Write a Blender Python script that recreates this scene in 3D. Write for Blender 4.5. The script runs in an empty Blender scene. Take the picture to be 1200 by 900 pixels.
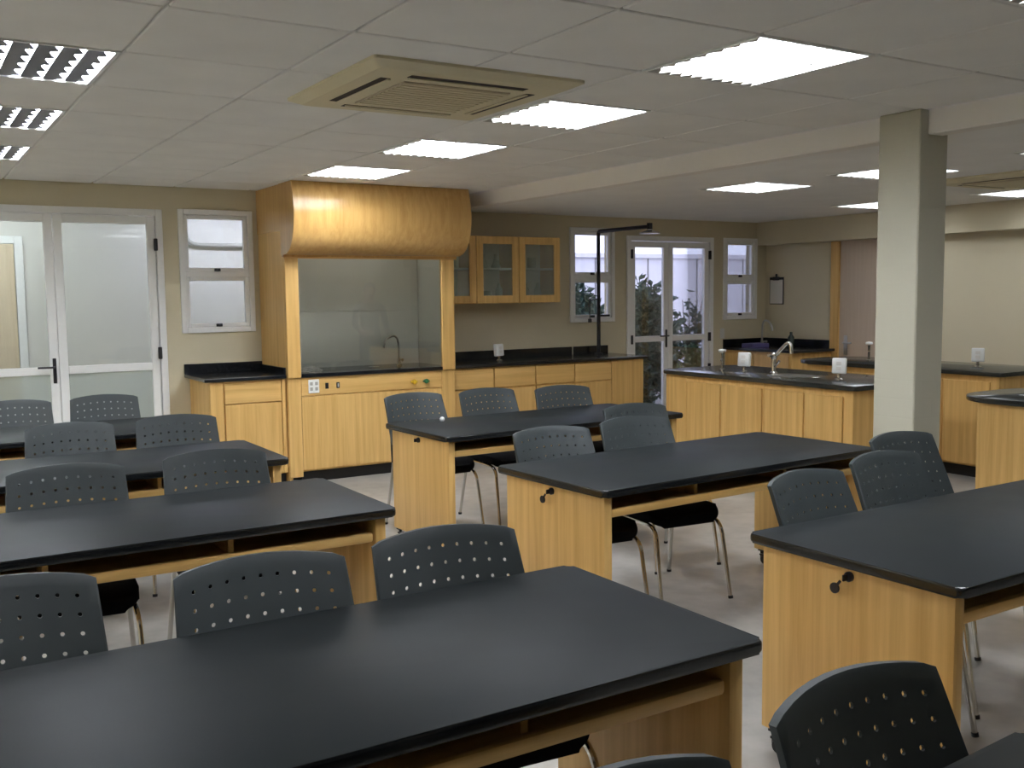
import bpy, bmesh, math, random
from mathutils import Vector, Matrix

random.seed(7)
SC = bpy.context.scene
COL = SC.collection

# ------------------------------------------------------------------ camera
F_PX, PITCH, ROLL, YAW, EYE = 1172.0, 5.15, -0.65, 31.8, 1.58
y_, p_, r_ = (math.radians(a) for a in (YAW, PITCH, ROLL))
fw = Vector((math.sin(y_) * math.cos(p_), math.cos(y_) * math.cos(p_), -math.sin(p_)))
rt = Vector((math.cos(y_), -math.sin(y_), 0.0))
up = rt.cross(fw)
rt2 = rt * math.cos(r_) + up * math.sin(r_)
up2 = -rt * math.sin(r_) + up * math.cos(r_)
cd = bpy.data.cameras.new('camera')
cd.sensor_width = 36.0
cd.lens = F_PX / 1200.0 * 36.0
cd.clip_start = 0.05
cam = bpy.data.objects.new('camera', cd)
COL.objects.link(cam)
m = Matrix((rt2, up2, -fw)).transposed().to_4x4()
m.translation = (0, 0, EYE)
cam.matrix_world = m
SC.camera = cam

# ------------------------------------------------------------------ world, exposure
w = bpy.data.worlds.new('sky')
SC.world = w
w.use_nodes = True
bg = w.node_tree.nodes['Background']
bg.inputs[0].default_value = (0.66, 0.70, 0.98, 1)
bg.inputs[1].default_value = 1.75
SC.view_settings.view_transform = 'Standard'
SC.view_settings.look = 'None'
SC.view_settings.gamma = 1.0
SC.view_settings.use_curve_mapping = False
SC.view_settings.exposure = 0.77
LAMP = 23.0            # emission strength of the fluorescent troffers

# ------------------------------------------------------------------ materials
def srgb(r, g, b):
    f = lambda c: (c / 255 / 12.92) if c / 255 <= 0.04045 else ((c / 255 + 0.055) / 1.055) ** 2.4
    return (f(r), f(g), f(b), 1)

MATS = {}
def base_mat(name):
    m = bpy.data.materials.new(name)
    m.use_nodes = True
    MATS[name] = m
    return m, m.node_tree, m.node_tree.nodes['Principled BSDF']

def simple(name, col, rough=0.5, metal=0.0, spec=0.5, vary=0.06, scale=6.0, bump=0.0, bscale=60.0, coat=0.0):
    m, nt, p = base_mat(name)
    tc = nt.nodes.new('ShaderNodeTexCoord')
    nz = nt.nodes.new('ShaderNodeTexNoise')
    nz.inputs['Scale'].default_value = scale
    nz.inputs['Detail'].default_value = 4
    nt.links.new(tc.outputs['Object'], nz.inputs['Vector'])
    cr = nt.nodes.new('ShaderNodeValToRGB')
    cr.color_ramp.elements[0].position = 0.3
    cr.color_ramp.elements[1].position = 0.7
    cr.color_ramp.elements[0].color = tuple(c * (1 - vary) for c in col[:3]) + (1,)
    cr.color_ramp.elements[1].color = tuple(min(1, c * (1 + vary)) for c in col[:3]) + (1,)
    nt.links.new(nz.outputs['Fac'], cr.inputs['Fac'])
    nt.links.new(cr.outputs['Color'], p.inputs['Base Color'])
    p.inputs['Roughness'].default_value = rough
    p.inputs['Metallic'].default_value = metal
    p.inputs['Specular IOR Level'].default_value = spec
    p.inputs['Coat Weight'].default_value = coat
    if bump:
        n2 = nt.nodes.new('ShaderNodeTexNoise')
        n2.inputs['Scale'].default_value = bscale
        n2.inputs['Detail'].default_value = 3
        nt.links.new(tc.outputs['Object'], n2.inputs['Vector'])
        b = nt.nodes.new('ShaderNodeBump')
        b.inputs['Strength'].default_value = bump
        b.inputs['Distance'].default_value = 0.002
        nt.links.new(n2.outputs['Fac'], b.inputs['Height'])
        nt.links.new(b.outputs['Normal'], p.inputs['Normal'])
    return m

def wood(name, c1, c2, axis='z', rough=0.42):
    m, nt, p = base_mat(name)
    tc = nt.nodes.new('ShaderNodeTexCoord')
    mp = nt.nodes.new('ShaderNodeMapping')
    s = {'z': (26, 26, 0.9), 'x': (0.9, 26, 26), 'y': (26, 0.9, 26)}[axis]
    mp.inputs['Scale'].default_value = s
    oi = nt.nodes.new('ShaderNodeObjectInfo')
    ad = nt.nodes.new('ShaderNodeVectorMath'); ad.operation = 'ADD'
    mu = nt.nodes.new('ShaderNodeVectorMath'); mu.operation = 'SCALE'; mu.inputs['Scale'].default_value = 17.0
    nt.links.new(oi.outputs['Random'], mu.inputs[0])
    nt.links.new(tc.outputs['Object'], ad.inputs[0])
    nt.links.new(mu.outputs[0], ad.inputs[1])
    nt.links.new(ad.outputs[0], mp.inputs['Vector'])
    nz = nt.nodes.new('ShaderNodeTexNoise')
    nz.inputs['Scale'].default_value = 1.0
    nz.inputs['Detail'].default_value = 5
    nz.inputs['Roughness'].default_value = 0.62
    nz.inputs['Distortion'].default_value = 0.35
    nt.links.new(mp.outputs['Vector'], nz.inputs['Vector'])
    cr = nt.nodes.new('ShaderNodeValToRGB')
    cr.color_ramp.elements[0].position = 0.32
    cr.color_ramp.elements[1].position = 0.68
    cr.color_ramp.elements[0].color = c1
    cr.color_ramp.elements[1].color = c2
    nt.links.new(nz.outputs['Fac'], cr.inputs['Fac'])
    nt.links.new(cr.outputs['Color'], p.inputs['Base Color'])
    p.inputs['Roughness'].default_value = rough
    p.inputs['Specular IOR Level'].default_value = 0.45
    return m

WC1, WC2 = srgb(206, 162, 92), srgb(230, 190, 120)
wood('maple', WC1, WC2, 'z')
wood('maple_x', WC1, WC2, 'x')
wood('maple_hood', srgb(196, 152, 86), srgb(216, 174, 108), 'z', 0.27)
MATS['maple_hood'].node_tree.nodes['Principled BSDF'].inputs['Coat Weight'].default_value = 0.35
MATS['maple_hood'].node_tree.nodes['Principled BSDF'].inputs['Coat Roughness'].default_value = 0.3
wood('pale_wood', srgb(206, 188, 160), srgb(220, 204, 178), 'z', 0.5)
wood('door_wood', srgb(190, 172, 152), srgb(198, 180, 160), 'z', 0.5)

simple('wall_paint', srgb(206, 196, 168), 0.75, vary=0.03, scale=1.5, bump=0.25, bscale=120)
simple('wall_white', srgb(214, 212, 205), 0.8, vary=0.02, scale=1.5)
simple('ceiling_board', srgb(236, 235, 232), 0.9, vary=0.03, scale=3, bump=0.3, bscale=240)
simple('ceiling_bar', srgb(222, 221, 216), 0.6, vary=0.02)
simple('plenum', srgb(70, 70, 68), 0.9)
simple('beam_paint', srgb(230, 226, 220), 0.7, vary=0.02, scale=2)
simple('alu_white', srgb(238, 238, 236), 0.4, vary=0.02)
simple('alu_corr', srgb(230, 230, 232), 0.4, vary=0.02)
simple('black_metal', srgb(22, 20, 26), 0.4, vary=0.1)
simple('black_plastic', srgb(20, 20, 22), 0.45, vary=0.1)
simple('chair_plastic', srgb(45, 51, 52), 0.45, spec=0.4, vary=0.08, bump=0.3, bscale=900)
simple('edge_gloss', srgb(20, 22, 24), 0.22, spec=0.6, vary=0.03)
simple('seat_fabric', srgb(14, 14, 16), 0.95, spec=0.1, vary=0.15, scale=80)
simple('chrome', (0.62, 0.60, 0.56, 1), 0.16, metal=1.0, vary=0.03)
simple('steel', (0.55, 0.55, 0.54, 1), 0.28, metal=1.0, vary=0.03)
simple('toe_black', srgb(18, 17, 18), 0.5)
simple('granite_black', srgb(26, 28, 32), 0.16, vary=0.35, scale=180)
simple('granite_island', srgb(46, 48, 46), 0.16, vary=0.35, scale=180)
simple('hood_liner', srgb(236, 236, 230), 0.55, vary=0.02)
simple('white_plastic', srgb(235, 235, 232), 0.35, vary=0.02)
simple('grey_plastic', srgb(170, 168, 160), 0.5, vary=0.02)
simple('ac_plastic', srgb(214, 204, 172), 0.5, vary=0.02)
simple('ac_grille', srgb(196, 184, 158), 0.6, vary=0.05, scale=90)
simple('slot_dark', srgb(52, 42, 34), 0.7)
simple('yellow_plastic', srgb(225, 185, 40), 0.4)
simple('green_plastic', srgb(30, 105, 60), 0.4)
simple('paper', srgb(225, 222, 216), 0.8, vary=0.02)
simple('louver_shaded', srgb(92, 92, 104), 0.4, vary=0.04)  # louvres of the striped fittings, toned dark for their unlit sides
simple('blade_white', srgb(235, 235, 232), 0.5, vary=0.01)
simple('yard_wall', srgb(225, 222, 226), 0.85, vary=0.05, scale=2)
simple('yard_ground', srgb(130, 128, 124), 0.9, vary=0.15, scale=4)
simple('bark', srgb(82, 66, 50), 0.9, vary=0.2, scale=20)
simple('leaf_dark', srgb(50, 74, 62), 0.5, vary=0.35, scale=7)
simple('leaf_light', srgb(92, 120, 84), 0.55, vary=0.35, scale=7)
simple('corr_floor', srgb(160, 158, 150), 0.5)
simple('glassware', srgb(196, 205, 196), 0.15, vary=0.05)
simple('blue_tray', srgb(92, 88, 140), 0.4)
simple('bottle_dark', srgb(30, 46, 36), 0.25)
simple('shirt', srgb(30, 28, 28), 0.85)
simple('skin', srgb(150, 110, 90), 0.6)

# table top laminate: dark, soft sheen with faint wiping marks
def laminate():
    m, nt, p = base_mat('laminate')
    tc = nt.nodes.new('ShaderNodeTexCoord')
    nz = nt.nodes.new('ShaderNodeTexNoise'); nz.inputs['Scale'].default_value = 2.2; nz.inputs['Detail'].default_value = 3
    nt.links.new(tc.outputs['Object'], nz.inputs['Vector'])
    mr = nt.nodes.new('ShaderNodeMapRange')
    mr.inputs['From Min'].default_value = 0.3; mr.inputs['From Max'].default_value = 0.7
    mr.inputs['To Min'].default_value = 0.40; mr.inputs['To Max'].default_value = 0.46
    nt.links.new(nz.outputs['Fac'], mr.inputs['Value'])
    nt.links.new(mr.outputs['Result'], p.inputs['Roughness'])
    cr = nt.nodes.new('ShaderNodeValToRGB')
    cr.color_ramp.elements[0].color = srgb(27, 30, 31)
    cr.color_ramp.elements[1].color = srgb(34, 37, 38)
    nt.links.new(nz.outputs['Fac'], cr.inputs['Fac'])
    nt.links.new(cr.outputs['Color'], p.inputs['Base Color'])
    p.inputs['Specular IOR Level'].default_value = 0.06
laminate()

def floor_mat():
    m, nt, p = base_mat('floor_vinyl')
    tc = nt.nodes.new('ShaderNodeTexCoord')
    n1 = nt.nodes.new('ShaderNodeTexNoise'); n1.inputs['Scale'].default_value = 1.1; n1.inputs['Detail'].default_value = 6
    n1.inputs['Distortion'].default_value = 1.0
    n2 = nt.nodes.new('ShaderNodeTexNoise'); n2.inputs['Scale'].default_value = 9; n2.inputs['Detail'].default_value = 5
    nt.links.new(tc.outputs['Object'], n1.inputs['Vector'])
    nt.links.new(tc.outputs['Object'], n2.inputs['Vector'])
    mx = nt.nodes.new('ShaderNodeMath'); mx.operation = 'ADD'
    ml = nt.nodes.new('ShaderNodeMath'); ml.operation = 'MULTIPLY'; ml.inputs[1].default_value = 0.45
    nt.links.new(n2.outputs['Fac'], ml.inputs[0])
    nt.links.new(n1.outputs['Fac'], mx.inputs[0]); nt.links.new(ml.outputs[0], mx.inputs[1])
    cr = nt.nodes.new('ShaderNodeValToRGB')
    cr.color_ramp.elements[0].position = 0.5; cr.color_ramp.elements[1].position = 0.95
    cr.color_ramp.elements[0].color = srgb(136, 133, 127); cr.color_ramp.elements[1].color = srgb(178, 174, 167)
    nt.links.new(mx.outputs[0], cr.inputs['Fac'])
    nt.links.new(cr.outputs['Color'], p.inputs['Base Color'])
    p.inputs['Roughness'].default_value = 0.34
floor_mat()

def block_paint():
    m, nt, p = base_mat('block_paint')
    tc = nt.nodes.new('ShaderNodeTexCoord')
    sp = nt.nodes.new('ShaderNodeSeparateXYZ'); nt.links.new(tc.outputs['Object'], sp.inputs[0])
    sm = nt.nodes.new('ShaderNodeMath'); sm.operation = 'ADD'
    nt.links.new(sp.outputs['X'], sm.inputs[0]); nt.links.new(sp.outputs['Y'], sm.inputs[1])
    cb = nt.nodes.new('ShaderNodeCombineXYZ')
    nt.links.new(sm.outputs[0], cb.inputs[0]); nt.links.new(sp.outputs['Z'], cb.inputs[1])
    br = nt.nodes.new('ShaderNodeTexBrick')
    br.inputs['Scale'].default_value = 1.0
    br.inputs['Brick Width'].default_value = 0.4; br.inputs['Row Height'].default_value = 0.1
    br.inputs['Mortar Size'].default_value = 0.006; br.inputs['Mortar Smooth'].default_value = 0.6
    nt.links.new(cb.outputs[0], br.inputs['Vector'])
    bp = nt.nodes.new('ShaderNodeBump'); bp.invert = True
    bp.inputs['Strength'].default_value = 0.10; bp.inputs['Distance'].default_value = 0.004
    nt.links.new(br.outputs['Fac'], bp.inputs['Height'])
    nt.links.new(bp.outputs['Normal'], p.inputs['Normal'])
    p.inputs['Base Color'].default_value = srgb(180, 176, 158)
    p.inputs['Roughness'].default_value = 0.6
block_paint()

def glass(name, tint=(1, 1, 1, 1), refl=1.0, haze=0.0, front=False):
    m = bpy.data.materials.new(name); m.use_nodes = True; MATS[name] = m
    nt = m.node_tree; nt.nodes.clear()
    out = nt.nodes.new('ShaderNodeOutputMaterial')
    tr = nt.nodes.new('ShaderNodeBsdfTransparent'); tr.inputs[0].default_value = tint
    gl = nt.nodes.new('ShaderNodeBsdfGlossy'); gl.inputs['Roughness'].default_value = 0.02
    fr = nt.nodes.new('ShaderNodeFresnel'); fr.inputs['IOR'].default_value = 1.5
    mu = nt.nodes.new('ShaderNodeMath'); mu.operation = 'MULTIPLY'; mu.inputs[1].default_value = refl
    nt.links.new(fr.outputs[0], mu.inputs[0])
    mx = nt.nodes.new('ShaderNodeMixShader')
    nt.links.new(mu.outputs[0], mx.inputs[0])
    base = tr
    if haze:
        df = nt.nodes.new('ShaderNodeBsdfDiffuse' if front else 'ShaderNodeBsdfTranslucent'); df.inputs[0].default_value = (0.85, 0.88, 0.86, 1)
        m2 = nt.nodes.new('ShaderNodeMixShader'); m2.inputs[0].default_value = haze
        nt.links.new(tr.outputs[0], m2.inputs[1]); nt.links.new(df.outputs[0], m2.inputs[2]); base = m2
    nt.links.new(base.outputs[0], mx.inputs[1]); nt.links.new(gl.outputs[0], mx.inputs[2])
    nt.links.new(mx.outputs[0], out.inputs[0])
glass('pane_clear', (0.96, 0.97, 0.97, 1), 0.8)
glass('pane_frost', (0.92, 0.95, 0.93, 1), 0.8, 0.35)
glass('pane_cabinet', (0.90, 0.95, 0.88, 1), 1.0, 0.16, True)  # diffuse share added to lighten the panes, the inside gets little light
glass('sash_glass', (0.95, 0.96, 0.94, 1), 2.2)

def emit(name, col, s):
    m = bpy.data.materials.new(name); m.use_nodes = True; MATS[name] = m
    nt = m.node_tree; nt.nodes.clear()
    out = nt.nodes.new('ShaderNodeOutputMaterial'); e = nt.nodes.new('ShaderNodeEmission')
    e.inputs[0].default_value = col; e.inputs[1].default_value = s
    nt.links.new(e.outputs[0], out.inputs[0])
emit('lamp_white', (0.93, 0.98, 1.06, 1), LAMP)
emit('lamp_right', (0.93, 0.98, 1.06, 1), LAMP * 0.30)
emit('lamp_strip', (0.93, 0.98, 1.06, 1), LAMP * 2.3)
emit('lamp_corridor_blue', (0.88, 0.94, 1.18, 1), 36.0)
emit('hood_fill', (0.93, 0.98, 1.0, 1), 6.0)
emit('lamp_corridor', (0.90, 1.0, 1.04, 1), 40.0)

# ------------------------------------------------------------------ builders
def P(o, parent):
    if parent is not None:
        o.parent = parent
    return o

def link(name, me, mat=None, parent=None, loc=(0, 0, 0), rot=(0, 0, 0)):
    o = bpy.data.objects.new(name, me)
    COL.objects.link(o)
    o.location = loc; o.rotation_euler = rot
    if mat and me and not me.materials:
        me.materials.append(MATS[mat])
    return P(o, parent)

def finish(bm, name, smooth=False, angle=35):
    bmesh.ops.recalc_face_normals(bm, faces=bm.faces)
    me = bpy.data.meshes.new(name)
    bm.to_mesh(me); bm.free()
    if smooth:
        for p in me.polygons: p.use_smooth = True
        me.set_sharp_from_angle(angle=math.radians(angle))
    return me

def obj(name, bm, mat, parent=None, loc=(0, 0, 0), rot=(0, 0, 0), smooth=False, angle=35):
    return link(name, finish(bm, name, smooth, angle), mat, parent, loc, rot)

def box(bm, x0, x1, y0, y1, z0, z1, bev=0.0, seg=1):
    r = bmesh.ops.create_cube(bm, size=1.0)
    vs = r['verts']
    for v in vs:
        v.co = Vector(((x0 + x1) / 2 + v.co.x * (x1 - x0), (y0 + y1) / 2 + v.co.y * (y1 - y0), (z0 + z1) / 2 + v.co.z * (z1 - z0)))
    if bev:
        es = list({e for v in vs for e in v.link_edges})
        bmesh.ops.bevel(bm, geom=es, offset=bev, segments=seg, affect='EDGES', profile=0.5)
    return bm

def bx(x0, x1, y0, y1, z0, z1, bev=0.0, seg=1):
    return box(bmesh.new(), x0, x1, y0, y1, z0, z1, bev, seg)

def tube(bm, pts, r, n=10, cap=True):
    pts = [Vector(p) for p in pts]
    rings = []
    prev = None
    for i, p in enumerate(pts):
        if i == 0: t = pts[1] - p
        elif i == len(pts) - 1: t = p - pts[i - 1]
        else: t = (pts[i + 1] - p).normalized() + (p - pts[i - 1]).normalized()
        t.normalize()
        if prev is None:
            a = Vector((0, 0, 1)) if abs(t.z) < 0.9 else Vector((1, 0, 0))
            u = t.cross(a).normalized()
        else:
            u = (prev - t * prev.dot(t)).normalized()
        prev = u
        v = t.cross(u)
        rr = r[i] if isinstance(r, (list, tuple)) else r
        rings.append([bm.verts.new(p + (u * math.cos(2 * math.pi * k / n) + v * math.sin(2 * math.pi * k / n)) * rr) for k in range(n)])
    for a, b in zip(rings, rings[1:]):
        for k in range(n):
            bm.faces.new((a[k], a[(k + 1) % n], b[(k + 1) % n], b[k]))
    if cap:
        bm.faces.new(rings[0][::-1]); bm.faces.new(rings[-1])
    return bm

def lathe(bm, prof, n=20, c=(0, 0, 0)):
    rings = []
    for r, z in prof:
        rings.append([bm.verts.new((c[0] + r * math.cos(2 * math.pi * k / n), c[1] + r * math.sin(2 * math.pi * k / n), c[2] + z)) for k in range(n)])
    for a, b in zip(rings, rings[1:]):
        for k in range(n):
            bm.faces.new((a[k], a[(k + 1) % n], b[(k + 1) % n], b[k]))
    if prof[0][0] > 1e-5: bm.faces.new(rings[0][::-1])
    if prof[-1][0] > 1e-5: bm.faces.new(rings[-1])
    bmesh.ops.remove_doubles(bm, verts=bm.verts, dist=1e-6)
    return bm

def arc(p0, p1, p2, n=6):
    """quadratic bend"""
    p0, p1, p2 = Vector(p0), Vector(p1), Vector(p2)
    return [p0 * (1 - t) ** 2 + p1 * 2 * t * (1 - t) + p2 * t * t for t in (i / n for i in range(n + 1))]

def slab(outline, z0, z1, r=0.008, seg=2):
    """a plate from a 2-D outline (ccw) with eased top and bottom edges"""
    bm = bmesh.new()
    lo = [bm.verts.new((x, y, z0)) for x, y in outline]
    hi = [bm.verts.new((x, y, z1)) for x, y in outline]
    n = len(outline)
    bm.faces.new(lo[::-1]); bm.faces.new(hi)
    for k in range(n):
        bm.faces.new((lo[k], lo[(k + 1) % n], hi[(k + 1) % n], hi[k]))
    bm.edges.ensure_lookup_table()
    es = [e for e in bm.edges if abs(e.verts[0].co.z - e.verts[1].co.z) < 1e-6]
    if r: bmesh.ops.bevel(bm, geom=es, offset=r, segments=seg, affect='EDGES', profile=0.5)
    return bm

def rrect(x0, x1, y0, y1, rad, n=5):
    """rounded rectangle outline; rad is one radius or four (from -x-y counter-clockwise)"""
    if not isinstance(rad, (tuple, list)): rad = (rad,) * 4
    pts = []
    for (cx, cy, sx, sy, a0), r in zip(((x0, y0, 1, 1, 180), (x1, y0, -1, 1, 270), (x1, y1, -1, -1, 0), (x0, y1, 1, -1, 90)), rad):
        for k in range(n + 1):
            a = math.radians(a0 + 90 * k / n)
            pts.append((cx + sx * r + r * math.cos(a), cy + sy * r + r * math.sin(a)))
    return pts

def prism_x(prof, x0, x1):
    """profile in (y, z) extruded along x"""
    bm = bmesh.new()
    a = [bm.verts.new((x0, y, z)) for y, z in prof]
    b = [bm.verts.new((x1, y, z)) for y, z in prof]
    n = len(prof)
    bm.faces.new(a); bm.faces.new(b[::-1])
    for k in range(n):
        bm.faces.new((a[k], b[k], b[(k + 1) % n], a[(k + 1) % n]))
    return bm

def thing(name, label, cat, loc=(0, 0, 0), rotz=0.0, group=None):
    o = bpy.data.objects.new(name, None); COL.objects.link(o)
    o.empty_display_size = 0.1
    o.location = loc; o.rotation_euler = (0, 0, rotz)
    return tag(o, label, cat, group)

def tag(o, label, cat, group=None):
    o['label'] = label; o['category'] = cat
    if group: o['group'] = group
    return o

def struct(o, label=None):
    o['kind'] = 'structure'
    if label: o['label'] = label
    return o

def copy_tree(root, parent=None):
    c = root.copy(); COL.objects.link(c)
    c.parent = parent
    for ch in list(root.children): copy_tree(ch, c)
    return c

# ------------------------------------------------------------------ the room
YW, XR, XL, YF = 8.68, 9.0, -2.6, -2.3      # back wall, right wall, left wall, wall behind the camera
ZC, ZR = 2.50, 2.39                         # tiled ceiling, plain ceiling beyond the beam
TH = 0.16

struct(obj('floor', bx(XL - 0.2, XR + 0.2, YF - 0.2, YW + TH, -0.12, 0.0), 'floor_vinyl'), 'polished grey floor of the laboratory')

def wall_y(name, x0, x1, z0, z1, y0, y1, holes, mat):
    xs = sorted({x0, x1, *[h[0] for h in holes], *[h[1] for h in holes]})
    zs = sorted({z0, z1, *[h[2] for h in holes], *[h[3] for h in holes]})
    xs = [x for x in xs if x0 <= x <= x1]; zs = [z for z in zs if z0 <= z <= z1]
    def solid(i, k):
        if i < 0 or k < 0 or i >= len(xs) - 1 or k >= len(zs) - 1: return False
        cx, cz = (xs[i] + xs[i + 1]) / 2, (zs[k] + zs[k + 1]) / 2
        return not any(h[0] < cx < h[1] and h[2] < cz < h[3] for h in holes)
    bm = bmesh.new()
    def q(*p): bm.faces.new([bm.verts.new(a) for a in p])
    for i in range(len(xs) - 1):
        for k in range(len(zs) - 1):
            if not solid(i, k): continue
            a, b, c, d = xs[i], xs[i + 1], zs[k], zs[k + 1]
            q((a, y0, c), (b, y0, c), (b, y0, d), (a, y0, d))
            q((b, y1, c), (a, y1, c), (a, y1, d), (b, y1, d))
            if not solid(i - 1, k): q((a, y1, c), (a, y0, c), (a, y0, d), (a, y1, d))
            if not solid(i + 1, k): q((b, y0, c), (b, y1, c), (b, y1, d), (b, y0, d))
            if not solid(i, k - 1): q((a, y1, c), (b, y1, c), (b, y0, c), (a, y0, c))
            if not solid(i, k + 1): q((a, y0, d), (b, y0, d), (b, y1, d), (a, y1, d))
    bmesh.ops.remove_doubles(bm, verts=bm.verts, dist=1e-5)
    return obj(name, bm, mat)

# openings in the back wall: x0, x1, z0, z1
D1 = (0.30, 1.96, 0.0, 2.30)
W1 = (2.11, 2.72, 1.29, 2.31)
W2 = (6.12, 6.69, 1.28, 2.26)
D2 = (6.88, 8.13, 0.0, 2.19)
W3 = (8.31, 8.83, 1.26, 2.19)
struct(wall_y('wall_back', XL - TH, XR + TH, 0, 2.9, YW, YW + TH, [D1, W1, W2, D2, W3], 'wall_paint'), 'beige painted back wall with doors and windows')
struct(obj('wall_left', bx(XL - TH, XL, YF - TH, YW, 0, 2.9), 'wall_paint'), 'beige wall at the left side of the room')
struct(obj('wall_front', bx(XL, XR, YF - TH, YF, 0, 2.9), 'wall_paint'), 'beige wall behind the viewpoint')
wr = struct(obj('wall_right', bx(XR, XR + TH, YF - TH, YW, 0, 2.9), 'wall_paint'), 'beige wall at the far right of the room')
struct(obj('trim_1', bx(XR - 0.16, XR, YF, YW, 2.12, ZR, 0.004), 'wall_paint'), 'boxed beige soffit along the top of the right wall')
RLIGHTS = ((5.84, 5.76, 'square ceiling light over the sink island beyond the beam'),
           (6.00, 4.60, 'ceiling light half hidden behind the upper left of the column'),
           (6.10, 3.30, 'ceiling light sliver at the right edge, above the small air conditioner'),
           (8.14, 6.40, 'small ceiling light left of the column, lower of the two there'),
           (8.30, 5.02, 'ceiling light at the right edge nearest the right wall'),
           (6.10, 1.95, 'unseen ceiling light added behind the viewpoint or off to the side'),  # unseen, added to light the front face of the column
           (8.30, 0.60, 'unseen ceiling light added behind the viewpoint or off to the side'))  # unseen, added to brighten the wall mirrored in the hood glass
RLX, RLY = 0.64, 0.64
holes_r = [(x - RLX / 2, x + RLX / 2, y - RLY / 2, y + RLY / 2) for x, y, _ in RLIGHTS]
gx = sorted({4.72, XR, *[h[0] for h in holes_r], *[h[1] for h in holes_r]})
gy = sorted({YF, YW, *[h[2] for h in holes_r], *[h[3] for h in holes_r]})
bm = bmesh.new()
for xa, xb in zip(gx, gx[1:]):
    for ya, yb in zip(gy, gy[1:]):
        mx_, my_ = (xa + xb) / 2, (ya + yb) / 2
        if not any(h[0] < mx_ < h[1] and h[2] < my_ < h[3] for h in holes_r):
            box(bm, xa, xb, ya, yb, ZR, ZR + 0.06)
box(bm, 4.72, XR, YF, YW, ZR + 0.06, ZR + 0.11)
struct(obj('ceiling_plain', bm, 'ceiling_board'), 'plain lower ceiling beyond the beam')
struct(obj('beam', bx(4.60, 4.72, YF, YW, 2.375, 2.52, 0.006), 'beam_paint'), 'pale ceiling beam running from the back wall past the column')
struct(obj('column', bx(4.535, 4.765, 3.32, 3.575, 0.0, ZC, 0.006), 'block_paint'), 'cream painted square column under the beam')

# tiled ceiling: slab above, bars, and each tile a piece of its own
ceil = struct(obj('ceiling', bx(XL, 4.60, YF, YW, ZC + 0.045, ZC + 0.18), 'plenum'), 'suspended ceiling of square grey-white boards')
PX, PY, OX, OY = 0.64, 0.6825, 0.80, 4.03
cols = [k for k in range(-6, 7) if XL - PX < OX + k * PX < 4.6]
rows = [k for k in range(-10, 8) if YF - PY < OY + k * PY < YW]
light_cells = {(-1, 0), (-1, 2), (-1, 4), (-1, -4), (-5, -2), (-5, 0), (-5, 2), (-5, 4),
               (3, 0), (3, 2), (3, 4), (3, -2), (3, -4)}
tile_me = {}
for i in cols:
    for j in rows:
        x0, x1 = max(OX + i * PX, XL), min(OX + (i + 1) * PX, 4.60)
        y0, y1 = max(OY + j * PY, YF), min(OY + (j + 1) * PY, YW)
        if x1 - x0 < 0.05 or y1 - y0 < 0.05 or (i, j) in light_cells: continue
        g = 0.014
        wx, wy = round(x1 - x0 - g, 3), round(y1 - y0 - g, 3)
        if (wx, wy) not in tile_me:
            tile_me[(wx, wy)] = finish(bx(-wx / 2, wx / 2, -wy / 2, wy / 2, 0, 0.022, 0.004), 'ceiling_tile')
        link('ceiling_tile', tile_me[(wx, wy)], 'ceiling_board', ceil, ((x0 + x1) / 2, (y0 + y1) / 2, ZC + random.uniform(-0.0008, 0.0008)))
for i in cols:
    x = OX + i * PX
    if XL < x < 4.6: obj('ceiling_bar', bx(x - 0.012, x + 0.012, YF, YW, ZC + 0.012, ZC + 0.045), 'ceiling_bar', ceil)
for j in rows:
    y = OY + j * PY
    if YF < y < YW: obj('ceiling_bar', bx(XL, 4.60, y - 0.012, y + 0.012, ZC + 0.013, ZC + 0.045), 'ceiling_bar', ceil)

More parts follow.
